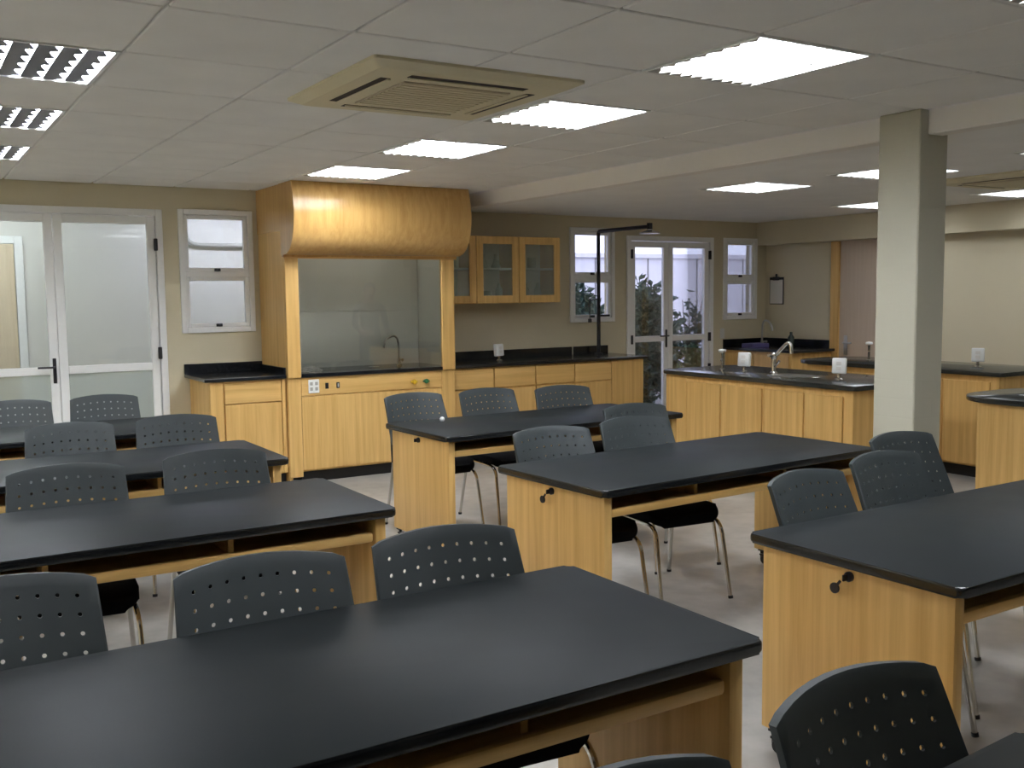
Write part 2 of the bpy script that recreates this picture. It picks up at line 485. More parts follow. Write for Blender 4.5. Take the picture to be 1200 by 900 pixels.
# ------------------------------------------------------------------ troffers
def troffer(name, label, cx, cy, z, wx, wy, kind, group, lamp='lamp_white'):
    """recessed fluorescent fitting, its open face at height z"""
    t = thing(name, label, 'ceiling light', (cx, cy, z), 0, group)
    hx, hy = wx / 2, wy / 2
    bm = bmesh.new()
    box(bm, -hx, -hx + 0.016, -hy, hy, -0.003, 0.02); box(bm, hx - 0.016, hx, -hy, hy, -0.003, 0.02)
    box(bm, -hx + 0.016, hx - 0.016, -hy, -hy + 0.016, -0.003, 0.02); box(bm, -hx + 0.016, hx - 0.016, hy - 0.016, hy, -0.003, 0.02)
    obj('frame', bm, 'blade_white', t)
    ix, iy = hx - 0.018, hy - 0.018
    if kind == 'open':
        obj('lamp_panel', bx(-ix, ix, -iy, iy, 0.020, 0.026), lamp, t)
        n = 7
        me = finish(bx(-0.004, 0.004, -iy, iy, -0.006, 0.019), 'louver_blade')
        for k in range(1, 5):
            link('louver_blade', me, 'blade_white', t, (-ix + 2 * ix * k / 5, 0, 0))
        me = finish(bx(-ix, ix, -0.004, 0.004, -0.005, 0.019), 'louver_cross_blade')
        for k in range(1, n):
            link('louver_cross_blade', me, 'blade_white', t, (0, -iy + 2 * iy * k / n, 0))
        # clips where the blades cross, and the scalloped ends of the reflector channels: too small to pick apart
        bm = bmesh.new()
        for a in range(1, 5):
            for b in range(1, n):
                x, y = -ix + 2 * ix * a / 5, -iy + 2 * iy * b / n
                box(bm, x - 0.009, x + 0.009, y - 0.006, y + 0.006, -0.012, -0.0065)
        for a in range(10):
            x0 = -ix + 2 * ix * a / 10
            q = [(x0, iy), (x0 + ix / 5, iy), (x0 + ix / 10, iy - 0.055)]
            lo = [bm.verts.new((x, y, -0.004)) for x, y in q]; hi = [bm.verts.new((x, y, 0.004)) for x, y in q]
            bm.faces.new(lo); bm.faces.new(hi[::-1])
            for e in range(3): bm.faces.new((lo[e], hi[e], hi[(e + 1) % 3], lo[(e + 1) % 3]))
        for a in range(7):
            y0 = -iy + 2 * iy * a / 7
            q = [(-ix, y0), (-ix, y0 + 2 * iy / 7), (-ix + 0.03, y0 + iy / 7)]
            lo = [bm.verts.new((x, y, -0.004)) for x, y in q]; hi = [bm.verts.new((x, y, 0.004)) for x, y in q]
            bm.faces.new(lo); bm.faces.new(hi[::-1])
            for e in range(3): bm.faces.new((lo[e], hi[e], hi[(e + 1) % 3], lo[(e + 1) % 3]))
        o = obj('louver_clips', bm, 'grey_plastic', t); o['kind'] = 'stuff'
    else:
        # deep reflector channels: bright lamp strips between wide reflector ribs with saw-tooth cross blades, both darkened as if unlit
        n = 7
        pitch = 2 * ix / n
        rib = prism_y([(-0.026, 0.002), (0.026, 0.002), (0.010, 0.018), (-0.010, 0.018)], -iy, iy)
        rme = finish(rib, 'reflector_rib')
        strip = finish(bx(-0.020, 0.020, -iy, iy, 0.016, 0.02), 'lamp_strip')
        tooth = bmesh.new()
        a = [tooth.verts.new(p) for p in ((-0.021, 0, 0.003), (-0.021, 0.12, 0.003), (0.012, 0.105, 0.003))]
        b = [tooth.verts.new(p) for p in ((-0.021, 0, 0.014), (-0.021, 0.12, 0.014), (0.012, 0.105, 0.014))]
        tooth.faces.new(a); tooth.faces.new(b[::-1])
        for k in range(3): tooth.faces.new((a[k], b[k], b[(k + 1) % 3], a[(k + 1) % 3]))
        tme = finish(tooth, 'louver_tooth')
        for k in range(n):
            x = -ix + pitch * (k + 0.5)
            s = link('lamp_strip', strip, 'lamp_strip', t, (x + 0.022, 0, 0))
            link('reflector_rib', rme, 'louver_shaded', t, (x - 0.022, 0, 0))
            for q in range(5):
                link('louver_tooth', tme, 'louver_shaded', t, (x + 0.022, -iy + q * 2 * iy / 5, 0))
    return t

def prism_y(prof, y0, y1):
    bm = bmesh.new()
    a = [bm.verts.new((x, y0, z)) for x, z in prof]
    b = [bm.verts.new((x, y1, z)) for x, z in prof]
    n = len(prof)
    bm.faces.new(a); bm.faces.new(b[::-1])
    for k in range(n): bm.faces.new((a[k], b[k], b[(k + 1) % n], a[(k + 1) % n]))
    return bm

LBL = {(-1, 0): 'louvred strip light at the upper left, largest of the three with bright stripes',
       (-1, 2): 'middle one of the three striped louvre lights at the upper left',
       (-1, 4): 'smallest striped louvre light at the left edge, nearest the back wall',
       (3, 4): 'glowing square ceiling light right above the wooden hood',
       (3, 2): 'glowing square ceiling light second out from the wooden hood',
       (3, 0): 'glowing square ceiling light beside the right corner of the air conditioner',
       (3, -2): 'large glowing square ceiling light near the top right, before the column',
       (3, -4): 'glowing ceiling light cut off by the top right corner'}
for (i, j) in sorted(light_cells):
    cx, cy = OX + (i + 0.5) * PX, OY + (j + 0.5) * PY
    lab = LBL.get((i, j))
    if lab is None: lab = 'unseen ceiling light added behind the viewpoint or off to the side'  # out-of-frame fitting, added for its light
    troffer('ceiling_light', lab, cx, cy, ZC, PX - 0.012, PY - 0.012, 'strip' if (i == -1) else 'open', 'recessed ceiling lights')
for cx, cy, lab in RLIGHTS:
    troffer('ceiling_light', lab, cx, cy, ZR, RLX - 0.004, RLY - 0.004, 'open', 'recessed ceiling lights', 'lamp_right')

# ------------------------------------------------------------------ air conditioners in the ceiling
def aircon(label, cx, cy, z, s):
    t = thing('ceiling_air_conditioner', label, 'air conditioner', (cx, cy, z))
    h = s / 2
    bm = bmesh.new()
    outer = rrect(-h, h, -h, h, 0.02, 3); mid = rrect(-h + 0.05, h - 0.05, -h + 0.05, h - 0.05, 0.03, 3)
    r0 = [bm.verts.new((x, y, 0.0)) for x, y in outer]
    r1 = [bm.verts.new((x, y, -0.012)) for x, y in outer]
    r2 = [bm.verts.new((x, y, -0.034)) for x, y in mid]
    n = len(outer)
    for a, b in ((r0, r1), (r1, r2)):
        for k in range(n): bm.faces.new((a[k], a[(k + 1) % n], b[(k + 1) % n], b[k]))
    bm.faces.new(r2); bm.faces.new(r0[::-1])
    obj('panel', bm, 'ac_plastic', t)
    g = h * 0.52
    gr = obj('intake_grille', bx(-g, g, -g, g, -0.040, -0.034, 0.002), 'ac_grille', t)
    me = finish(bx(-g + 0.01, g - 0.01, -0.013, 0.013, -0.043, -0.040), 'grille_slat')
    for k in range(12):
        link('grille_slat', me, 'ac_plastic', gr, (0, -g + (k + 0.5) * 2 * g / 12, 0))
    for a in range(4):
        s_ = obj('air_slot', bx(-h * 0.56, h * 0.56, h * 0.66, h * 0.75, -0.0355, -0.032), 'slot_dark', t, rot=(0, 0, a * math.pi / 2))
        obj('flap', bx(-h * 0.55, h * 0.55, h * 0.655, h * 0.685, -0.041, -0.0355, 0.001), 'ac_plastic', s_)
    return t
aircon('square cream ceiling air conditioner with four slots, near the middle of the tiled ceiling', 2.13, 4.10, ZC - 0.001, 1.0)
aircon('cream ceiling air conditioner partly behind the column at the right edge', 7.15, 4.35, ZR - 0.001, 0.95)

# ------------------------------------------------------------------ windows and doors in the back wall
def frame_bm(x0, x1, y0, y1, z0, z1, s, bev=0.004):
    bm = bmesh.new()
    box(bm, x0, x0 + s, y0, y1, z0, z1, bev); box(bm, x1 - s, x1, y0, y1, z0, z1, bev)
    box(bm, x0 + s, x1 - s, y0, y1, z1 - s, z1, bev); box(bm, x0 + s, x1 - s, y0, y1, z0, z0 + s, bev)
    return bm

def window(n, hole, zsplit, label, pane):
    x0, x1, z0, z1 = hole
    cx = (x0 + x1) / 2
    t = struct(link('window_%d' % n, None, loc=(cx, YW, z0)), label)
    hw, h = (x1 - x0) / 2, z1 - z0
    obj('window_frame', frame_bm(-hw - 0.012, hw + 0.012, -0.018, 0.06, -0.012, h + 0.012, 0.045), 'alu_white', t)
    zs = zsplit - z0
    for a, b in ((0.034, zs - 0.022), (zs + 0.022, h - 0.034)):
        sash = obj('sash', frame_bm(-hw + 0.034, hw - 0.034, 0.0, 0.04, a, b, 0.034), 'alu_white', t)
        obj('pane', bx(-hw + 0.06, hw - 0.06, 0.017, 0.023, a + 0.03, b - 0.03), pane, sash)
        bm = bx(-0.026, 0.026, -0.014, 0.0, a + 0.004, a + 0.030, 0.003)
        box(bm, -0.008, 0.008, -0.034, -0.010, a + 0.008, a + 0.022, 0.003)
        obj('latch', bm, 'black_metal', sash)
    obj('mullion', bx(-hw + 0.03, hw - 0.03, -0.006, 0.05, zs - 0.022, zs + 0.022, 0.003), 'alu_white', t)
    return t
window(1, W1, 1.775, 'white two-pane awning window left of the hood', 'pane_clear')
window(2, W2, 1.745, 'white two-pane window behind the black shower pipe', 'pane_clear')
window(3, W3, 1.72, 'white two-pane window right of the garden door', 'pane_clear')

def double_door(n, hole, split, zrail, label, pane, hinges, handle_side):
    x0, x1, z0, z1 = hole
    cx = (x0 + x1) / 2
    t = struct(link('door_%d' % n, None, loc=(cx, YW, 0)), label)
    bm = bmesh.new()
    hw = (x1 - x0) / 2
    box(bm, -hw - 0.01, -hw + 0.045, -0.02, 0.08, 0, z1 + 0.01, 0.004); box(bm, hw - 0.045, hw + 0.01, -0.02, 0.08, 0, z1 + 0.01, 0.004)
    box(bm, -hw + 0.045, hw - 0.045, -0.02, 0.08, z1 - 0.045, z1 + 0.01, 0.004)
    obj('door_frame', bm, 'alu_white', t)
    s = split - cx
    for k, (a, b) in enumerate(((-hw + 0.05, s - 0.003), (s + 0.003, hw - 0.05))):
        st = 0.065
        bm = bmesh.new()
        box(bm, a, a + st, 0.0, 0.045, 0.012, z1 - 0.05, 0.004); box(bm, b - st, b, 0.0, 0.045, 0.012, z1 - 0.05, 0.004)
        box(bm, a + st, b - st, 0.0, 0.045, z1 - 0.05 - st, z1 - 0.05, 0.004)
        box(bm, a + st, b - st, 0.0, 0.045, zrail - 0.032, zrail + 0.032, 0.004)
        box(bm, a + st, b - st, 0.0, 0.045, 0.012, 0.16, 0.004)
        leaf = obj('door_leaf', bm, 'alu_white', t)
        for za, zb in ((0.15, zrail - 0.025), (zrail + 0.025, z1 - 0.05 - st + 0.008)):
            obj('pane', bx(a + st - 0.008, b - st + 0.008, 0.019, 0.025, za, zb), pane[0] if za > 0.5 else pane[1], leaf)
        e = a if k == 0 else b
        for zh in hinges:
            obj('hinge', bx(e - 0.014, e + 0.014, -0.03, 0.0, zh - 0.05, zh + 0.05, 0.004), 'black_metal', leaf)
        if k == 0:
            bm = bx(b - 0.045, b - 0.019, -0.012, 0.0, zrail - 0.10, zrail + 0.10, 0.004)
            tube(bm, [(b - 0.032, -0.010, zrail + 0.03), (b - 0.032, -0.05, zrail + 0.03), (b - 0.05, -0.055, zrail + 0.03), (b - 0.16, -0.055, zrail + 0.03)], 0.008, 8)
            obj('lever_handle', bm, 'black_metal', leaf)
    return t
double_door(1, D1, 1.13, 1.01, 'white glazed double door at the left of the back wall', ('pane_clear', 'pane_frost'), (2.02, 1.12, 0.35), 0)
double_door(2, D2, 7.47, 1.06, 'white glazed double door opening to the planted yard', ('pane_clear', 'pane_clear'), (2.0, 1.06, 0.7), 0)

# wooden door in the right wall
t = struct(link('door_3', None, loc=(XR, 0, 0)), 'brown wooden door set in the right wall')
bm = bmesh.new()
box(bm, -0.03, 0.02, 7.56, 7.68, 0, 2.12, 0.004); box(bm, -0.03, 0.02, 6.42, 6.54, 0, 2.12, 0.004)
obj('door_frame', bm, 'maple', t)
lf = obj('door_leaf', bx(-0.012, 0.02, 6.54, 7.56, 0.008, 2.12, 0.003), 'door_wood', t)
bm = bx(-0.022, -0.012, 7.44, 7.49, 0.86, 1.08, 0.004)
tube(bm, [(-0.02, 7.465, 1.0), (-0.06, 7.465, 1.0), (-0.065, 7.35, 1.0)], 0.009, 8)
obj('lever_handle', bm, 'steel', lf)

# ------------------------------------------------------------------ lab tables
TL, TD, TZ = 1.86, 0.80, 0.76
def make_table():
    t = thing('lab_table', '', 'table')
    hx, hy = TL / 2, TD / 2
    tt = obj('table_top', slab(rrect(-hx, hx, -hy, hy, 0.022, 5), TZ - 0.032, TZ, 0.010, 3), 'laminate', t, smooth=True, angle=50)
    tt.data.materials.append(MATS['edge_gloss'])
    for p in tt.data.polygons:
        if abs(p.normal.z) < 0.98: p.material_index = 1
    px = hx - 0.055
    pm = finish(bx(-0.022, 0.022, -hy + 0.04, hy - 0.04, 0.085, TZ - 0.033, 0.005, 2), 'end_panel', True)
    cb = bmesh.new()
    lathe(cb, [(0.0, -0.012), (0.020, -0.012), (0.026, -0.006), (0.026, 0.006), (0.020, 0.012), (0.0, 0.012)], 14)
    for v in cb.verts: v.co = Vector((v.co.z, v.co.x, v.co.y + 0.027))
    box(cb, -0.018, 0.018, -0.014, 0.022, 0.052, 0.060); box(cb, -0.006, 0.006, 0.010, 0.026, 0.03, 0.086)
    box(cb, -0.022, 0.022, -0.022, 0.028, 0.078, 0.086)
    cm = finish(cb, 'caster', True)
    lock = bmesh.new()
    lathe(lock, [(0.0, 0.0), (0.016, 0.0), (0.016, 0.010), (0.011, 0.016), (0.0, 0.016)], 14)
    for v in lock.verts: v.co = Vector((-v.co.z, v.co.x, v.co.y))
    box(lock, -0.034, -0.014, -0.003, 0.003, -0.010, 0.010, 0.001)
    lm = finish(lock, 'cam_lock', True)
    kb = bmesh.new()
    lathe(kb, [(0.0, -0.003), (0.017, -0.003), (0.017, 0.003), (0.0, 0.003)], 12)
    for v in kb.verts: v.co = Vector((v.co.z, v.co.x, v.co.y))
    box(kb, -0.002, 0.002, -0.004, 0.004, 0.008, 0.034)
    bmesh.ops.rotate(kb, verts=kb.verts, cent=(0, 0, 0.034), matrix=Matrix.Rotation(math.radians(38), 3, 'X'))
    for v in kb.verts: v.co.z -= 0.034
    km = finish(kb, 'key', True)
    for s in (-1, 1):
        p = link('end_panel', pm, 'maple', t, (s * px, 0, 0))
        if s < 0:
            lk = link('cam_lock', lm, 'black_metal', p, (-0.022, 0.0, 0.695))
            link('key', km, 'black_metal', lk, (-0.030, 0.012, -0.012))
        for q in (-1, 1):
            link('caster', cm, 'black_plastic', p, (0, q * (hy - 0.10), 0))
    inner = px - 0.022
    sh = obj('shelf', bx(-inner, inner, -hy + 0.07, hy - 0.07, 0.632, 0.654, 0.003), 'maple_x', t)
    lip = slab(rrect(-inner + 0.004, inner - 0.004, -0.014, 0.014, 0.012, 4), 0.628, 0.664, 0.008, 2)
    lpm = finish(lip, 'shelf_lip', True)
    for q in (-1, 1): link('shelf_lip', lpm, 'maple_x', sh, (0, q * (hy - 0.062), 0))
    obj('centre_board', bx(-inner, inner, -0.009, 0.009, 0.654, TZ - 0.033), 'maple_x', t)
    dm = finish(bx(-0.009, 0.009, 0.010, hy - 0.09, 0.654, TZ - 0.033), 'divider')
    for s in (-0.33, 0.33):
        for q in (0, math.pi): link('divider', dm, 'maple', t, (s * TL / 2 * 1.0, 0, 0), (0, 0, q))
    return t

# near-left corner or near-right corner given: (x, y, side, rotation in degrees)
def table_at(o, x, y, side, rot):
    a = math.radians(rot)
    lx, ly = (TL / 2 if side == 'L' else -TL / 2), TD / 2
    o.rotation_euler = (0, 0, a)
    o.location = (x + lx * math.cos(a) - ly * math.sin(a), y + lx * math.sin(a) + ly * math.cos(a), 0)
TABLES = [
    (1.715, 1.640, 'R', 0.3, 'largest black-topped lab table in the foreground, two perforated chairs along its far side'),
    (1.625, 3.470, 'R', 0.2, 'black-topped lab table on the left, next one behind the foreground table'),
    (1.690, 4.880, 'R', 0.0, 'black-topped lab table on the left, third from the viewer, before the low wooden cabinet'),
    (1.690, 6.360, 'R', 0.0, 'black-topped lab table on the left farthest back, nearest the white double door'),
    (2.455, 1.630, 'L', 0.6, 'black-topped lab table at the right edge with a key in its wooden end panel'),
    (2.475, 3.275, 'L', 3.2, 'black-topped lab table in the middle, just left of the column, key in its end'),
    (2.690, 5.060, 'L', 1.8, 'black-topped lab table farthest back on the right, before the hood and wall counter'),
    (1.800, 0.235, 'R', 3.5, 'black table corner at the bottom right edge of the picture'),
]
tb0 = make_table()
for k, (x, y, s, r, lab) in enumerate(TABLES):
    o = tb0 if k == 0 else copy_tree(tb0)
    table_at(o, x, y, s, r)
    tag(o, lab, 'table', 'lab tables')
    if k == 6:                                   # this one has a lock but no key in it
        for p in o.children:
            for l in p.children:
                for q in list(l.children):
                    if q.name.startswith('key'): bpy.data.objects.remove(q)

# ------------------------------------------------------------------ chairs
def backrest_mesh():
    bm = bmesh.new()
    NC, NR = 9, 6
    ZB, ZT = 0.575, 0.895
    def f(u, v, off=0.0):
        hw = 0.234 - 0.015 * v
        x = u * hw
        z = ZB + v * (ZT - ZB) - 0.020 * v * u * u - (0.007 * max(0.0, abs(u) - 0.9) / 0.1 if v > 0.95 else 0.0)
        y = 0.170 + 0.130 * v - 0.045 * u * u + off
        return Vector((x, y, z))
    us = [-1.0] + [-0.90 + 1.80 * i / NC for i in range(NC + 1)] + [1.0]
    vs = [0.0, 0.06] + [0.06 + 0.86 * (j + 1) / NR for j in range(NR)] + [1.0]
    T = 0.006
    V = {}
    for side, off in ((0, 0.0), (1, T)):
        for i, u in enumerate(us):
            for j, v in enumerate(vs):
                V[side, i, j] = bm.verts.new(f(u, v, off))
    for i in range(len(us) - 1):
        for j in range(len(vs) - 1):
            cell = 1 <= i <= NC and 1 <= j <= NR
            if not cell:
                for s in (0, 1):
                    q = [V[s, i, j], V[s, i + 1, j], V[s, i + 1, j + 1], V[s, i, j + 1]]
                    bm.faces.new(q if s == 0 else q[::-1])
                continue
            uc, vc = (us[i] + us[i + 1]) / 2, (vs[j] + vs[j + 1]) / 2
            ru, rv = 0.0056 / 0.225, 0.0056 / 0.32
            rings = []
            for s, off in ((0, 0.0), (1, T)):
                o = [bm.verts.new(f(uc + ru * math.cos(math.radians(22.5 + 45 * k)), vc + rv * math.sin(math.radians(22.5 + 45 * k)), off)) for k in range(8)]
                rings.append(o)
                c = [V[s, i + 1, j + 1], V[s, i, j + 1], V[s, i, j], V[s, i + 1, j]]
                for k in range(4):
                    bm.faces.new((c[k], o[2 * k + 1], o[2 * k]))
                    bm.faces.new((c[k], c[(k + 1) % 4], o[(2 * k + 2) % 8], o[2 * k + 1]))
            for k in range(8):
                bm.faces.new((rings[0][k], rings[0][(k + 1) % 8], rings[1][(k + 1) % 8], rings[1][k]))
    # rolled rim round the shell
    ni, nj = len(us) - 1, len(vs) - 1
    loop = [(i, 0) for i in range(ni)] + [(ni, j) for j in range(nj)] + [(i, nj) for i in range(ni, 0, -1)] + [(0, j) for j in range(nj, 0, -1)]
    rim = []
    for (i, j) in loop:
        u, v = us[i], vs[j]
        du, dv = (-1 if i == 0 else 1 if i == ni else 0), (-1 if j == 0 else 1 if j == nj else 0)
        d = Vector((du * 0.005, 0, dv * 0.005))
        a = bm.verts.new(f(u, v, 0.004) + d)
        b = bm.verts.new(f(u, v, 0.022) + d * 0.6)
        c = bm.verts.new(f(u, v, 0.022) - d)
        rim.append((V[0, i, j], a, b, c, V[1, i, j]))
    n = len(rim)
    for k in range(n):
        p, q = rim[k], rim[(k + 1) % n]
        for e in range(4):
            bm.faces.new((p[e], q[e], q[e + 1], p[e + 1]))
    return finish(bm, 'backrest', True, 40)

def make_chair():
    t = thing('lab_chair', '', 'chair')
    link('backrest', backrest_mesh(), 'chair_plastic', t)
    st = slab(rrect(-0.215, 0.215, -0.235, 0.215, (0.06, 0.06, 0.05, 0.05), 6), 0.415, 0.465, 0.020, 3)
    for v in st.verts:
        v.co.z += 0.012 * (abs(v.co.x) / 0.215) ** 2 - 0.03 * max(0, (-v.co.y - 0.14) / 0.1) ** 2
    obj('seat', st, 'seat_fabric', t, smooth=True, angle=50)
    for s in (-1, 1):
        pts = [Vector((s * 0.19, 0.15, 0.405)), Vector((s * 0.195, -0.13, 0.405))]
        pts += arc((s * 0.195, -0.13, 0.405), (s * 0.20, -0.225, 0.410), (s * 0.205, -0.240, 0.33), 6)[1:]
        pts += [Vector((s * 0.215, -0.300, 0.006))]
        fl = obj('leg', tube(bmesh.new(), pts, 0.0105, 10), 'chrome', t, smooth=True)
        fl['label'] = 'chrome tube front leg'
        fb = bmesh.new(); tube(fb, [(s * 0.2148, -0.2985, 0.014), (s * 0.2153, -0.3012, 0.0)], 0.013, 10)
        obj('foot_cap', fb, 'black_plastic', fl, smooth=True)
        pts = [Vector((s * 0.232, 0.262, 0.006)), Vector((s * 0.212, 0.205, 0.30)), Vector((s * 0.204, 0.190, 0.42)), Vector((s * 0.200, 0.192, 0.50))]
        bl = obj('leg', tube(bmesh.new(), pts, 0.0105, 10), 'chrome', t, smooth=True)
        bl['label'] = 'chrome tube back leg'
        fb = bmesh.new(); tube(fb, [(s * 0.2317, 0.2610, 0.014), (s * 0.2324, 0.2630, 0.0)], 0.013, 10)
        obj('foot_cap', fb, 'black_plastic', bl, smooth=True)
        sl = tube(bmesh.new(), [(s * 0.201, 0.190, 0.44), (s * 0.200, 0.194, 0.52), (s * 0.196, 0.206, 0.60), (s * 0.192, 0.232, 0.68)], [0.014, 0.017, 0.016, 0.010], 10)
        obj('backrest_bracket', sl, 'black_plastic', t, smooth=True)
    obj('crossbar', tube(bmesh.new(), [(-0.19, 0.13, 0.402), (0.19, 0.13, 0.402)], 0.009, 8), 'chrome', t, smooth=True)
    return t

# x and y of the backrest's top centre, turn in degrees
CHAIRS = [
    (0.185, 2.72, 0, 'perforated grey chair back cut off by the left edge, behind the foreground table'),
    (0.795, 2.57, -4, 'perforated dark grey chair centred behind the foreground table, right of the cut-off one'),
    (1.345, 2.58, -5, 'perforated dark grey chair behind the right half of the foreground table'),
    (0.585, 4.46, -5, 'dark grey chair at the far side of the second left table, nearer the left edge'),
    (1.200, 4.49, -4, 'dark grey chair at the far side of the second left table, toward its right end'),
    (0.205, 6.00, -3, 'dark chair back just peeking in at the left edge behind the third left table'),
    (0.810, 5.97, -4, 'dark grey chair in the middle of the third left table'),
    (1.390, 5.99, -6, 'dark grey chair at the right end of the third left table, before the low cabinet'),
    (0.690, 7.55, -3, 'small perforated chair against the left door leaf, cut by the left edge'),
    (1.265, 7.57, -5, 'small perforated chair in front of the right leaf of the left double door'),
    (2.905, 2.62, 6, 'grey chair tucked behind the right table, the one nearest its keyed end'),
    (3.515, 2.74, 2, 'grey chair in the middle of the three behind the right table'),
    (4.075, 3.08, 0, 'dark perforated chair standing in front of the column'),
    (2.850, 4.25, -4, 'grey chair tucked behind the middle table, the one toward its keyed left end'),
    (3.450, 4.32, -5, 'grey chair tucked behind the middle table near its centre, chrome legs in view'),
    (3.860, 4.83, -6, 'grey chair pulled out between the middle and far right tables'),
    (3.075, 6.31, 2, 'perforated chair at the left end of the far right table, below the hood valves'),
    (3.655, 6.28, -2, 'perforated chair in the middle of the far right table'),
    (4.215, 6.12, -8, 'perforated chair at the right end of the far right table, below the wall counter'),
    (0.815, 1.095, 3.5, 'chair back with only its top rim showing at the bottom edge'),
    (1.408, 1.163, 3, 'large black perforated chair at the bottom right, closest to the viewer'),
]
ch0 = make_chair()
for k, (x, y, r, lab) in enumerate(CHAIRS):
    o = ch0 if k == 0 else copy_tree(ch0)
    a = math.radians(r)
    o.rotation_euler = (0, 0, a)
    o.location = (x + 0.30 * math.sin(a), y - 0.30 * math.cos(a), 0)
    tag(o, lab, 'chair', 'lab chairs')

# ------------------------------------------------------------------ wall cabinets and counters
CZ = 0.93            # counter height along the wall
CF = 8.06            # cabinet fronts
def base_cabinet(label, x0, x1, parts, side=None):
    t = thing('base_cabinet', label, 'cabinet', ((x0 + x1) / 2, CF, 0), 0, 'base cabinets along the back wall')
    h = (x1 - x0) / 2
    obj('body', bx(-h, h, 0.018, YW - CF - 0.002, 0.10, CZ - 0.031, 0.002), 'maple', t)
    obj('toe_kick', bx(-h + 0.002, h - 0.002, 0.06, 0.08, 0.0, 0.10), 'toe_black', t)
    for name, a, b, za, zb, mat in parts:
        obj(name, bx(a - (x0 + x1) / 2, b - (x0 + x1) / 2, -0.002, 0.017, za, zb, 0.003), mat, t)
    return t
base_cabinet('low maple cabinet with one drawer and door, left of the hood', 2.145, 2.775,
             [('drawer', 2.265, 2.735, 0.715, 0.885, 'maple_x'), ('door', 2.265, 2.735, 0.115, 0.705, 'maple'),
              ('stile', 2.147, 2.255, 0.105, 0.895, 'maple'), ('stile', 2.742, 2.773, 0.105, 0.895, 'maple'), ('rail', 2.265, 2.735, 0.888, 0.897, 'maple_x')])
xs = [4.365, 4.80, 5.27, 5.73, 6.19]
LB = ['first maple drawer cabinet under the wall counter, next to the hood', 'second maple drawer cabinet from the hood under the wall counter',
      'third maple drawer cabinet from the hood under the wall counter', 'fourth maple drawer cabinet from the hood, beside the plain end panel']
for k in range(4):
    a, b = xs[k], xs[k + 1]
    base_cabinet(LB[k], a, b, [('drawer', a + 0.006, b - 0.006, 0.705, 0.885, 'maple_x'), ('door', a + 0.006, b - 0.006, 0.115, 0.692, 'maple')])
base_cabinet('plain maple end cabinet closing the wall counter by the garden door', 6.19, 6.60, [('front_panel', 6.192, 6.598, 0.105, 0.897, 'maple')])

def counter(name, label, x0, x1, ends):
    t = thing(name, label, 'countertop', ((x0 + x1) / 2, CF, 0))
    h = (x1 - x0) / 2
    obj('worktop', slab(rrect(-h, h, -0.03, YW - CF - 0.002, 0.004, 2), CZ - 0.03, CZ, 0.006, 2), 'granite_black', t)
    for a, b in ends:
        obj('backsplash', bx(a - (x0 + x1) / 2, b - (x0 + x1) / 2, YW - CF - 0.024, YW - CF - 0.002, CZ, CZ + 0.085, 0.003), 'granite_black', t)
    return t
c = counter('counter', 'short black stone counter with upstand left of the hood', 2.10, 2.775, [(2.10, 2.775)])
obj('side_upstand', bx(0.318, 0.3365, -0.02, YW - CF - 0.026, CZ, CZ + 0.06, 0.003), 'granite_black', c)
counter('counter', 'long black stone counter along the wall right of the hood', 4.365, 6.64, [(4.365, 6.12), (6.15, 6.60)])

# ------------------------------------------------------------------ wooden hood
HX0, HX1, HF = 2.78, 4.36, 8.04
hood = thing('fume_hood', 'tall maple fume hood with bulging curved canopy and glass front', 'fume hood', ((HX0 + HX1) / 2, HF, 0))
hh = (HX1 - HX0) / 2
D = YW - HF - 0.002
obj('side_panel', bx(-hh, -hh + 0.03, 0.002, D, 0.0, ZC - 0.002, 0.002), 'maple', hood)
obj('side_panel', bx(hh - 0.03, hh, 0.002, D, 0.0, ZC - 0.002, 0.002), 'maple', hood)
# the upper side board stands slightly proud of the lower one
obj('side_board', bx(-hh - 0.008, -hh, 0.02, D, 2.12, ZC - 0.002, 0.002), 'maple_hood', hood)
obj('post', bx(-hh, -hh + 0.115, -0.035, 0.0, CZ - 0.03, 1.95, 0.004), 'maple', hood)
obj('post', bx(hh - 0.13, hh, -0.035, 0.0, CZ - 0.03, 1.95, 0.004), 'maple', hood)
obj('lower_post', bx(-hh, -hh + 0.115, -0.018, 0.0, 0.06, CZ - 0.032, 0.004), 'maple', hood)
obj('lower_post', bx(hh - 0.13, hh, -0.018, 0.0, 0.06, CZ - 0.032, 0.004), 'maple', hood)
# canopy: skirt leaned back at the ceiling to catch more light, belly curving back to the posts
prof = [(0.02, ZC - 0.002), (-0.285, ZC - 0.002), (-0.315, 2.40)]
for k in range(15):
    a = k / 14
    yv = -0.325 - 0.012 * math.sin(a * math.pi * 0.5) if a < 0.5 else -0.334 + 0.0
    th = a * math.pi / 2
    prof.append((-0.05 - 0.285 * math.cos(th) ** 0.75, 2.27 - 0.35 * math.sin(th)))
prof += [(-0.045, 1.905), (0.0, 1.905)]
cp = prism_x(prof, -hh - 0.015, hh + 0.02)
obj('canopy', cp, 'maple_hood', hood, smooth=True, angle=28)
obj('canopy_rim', bx(-hh - 0.012, hh + 0.018, -0.052, -0.010, 1.892, 1.9045, 0.003), 'maple_x', hood)
obj('liner_back', bx(-hh + 0.03, hh - 0.03, D - 0.02, D, CZ, 2.3), 'hood_liner', hood)
obj('liner_side', bx(-hh + 0.03, -hh + 0.045, 0.002, D - 0.02, CZ, 2.3), 'hood_liner', hood)
obj('liner_side', bx(hh - 0.045, hh - 0.03, 0.002, D - 0.02, CZ, 2.3), 'hood_liner', hood)
obj('liner_top', bx(-hh + 0.045, hh - 0.045, 0.002, D - 0.02, 2.28, 2.3), 'hood_liner', hood)
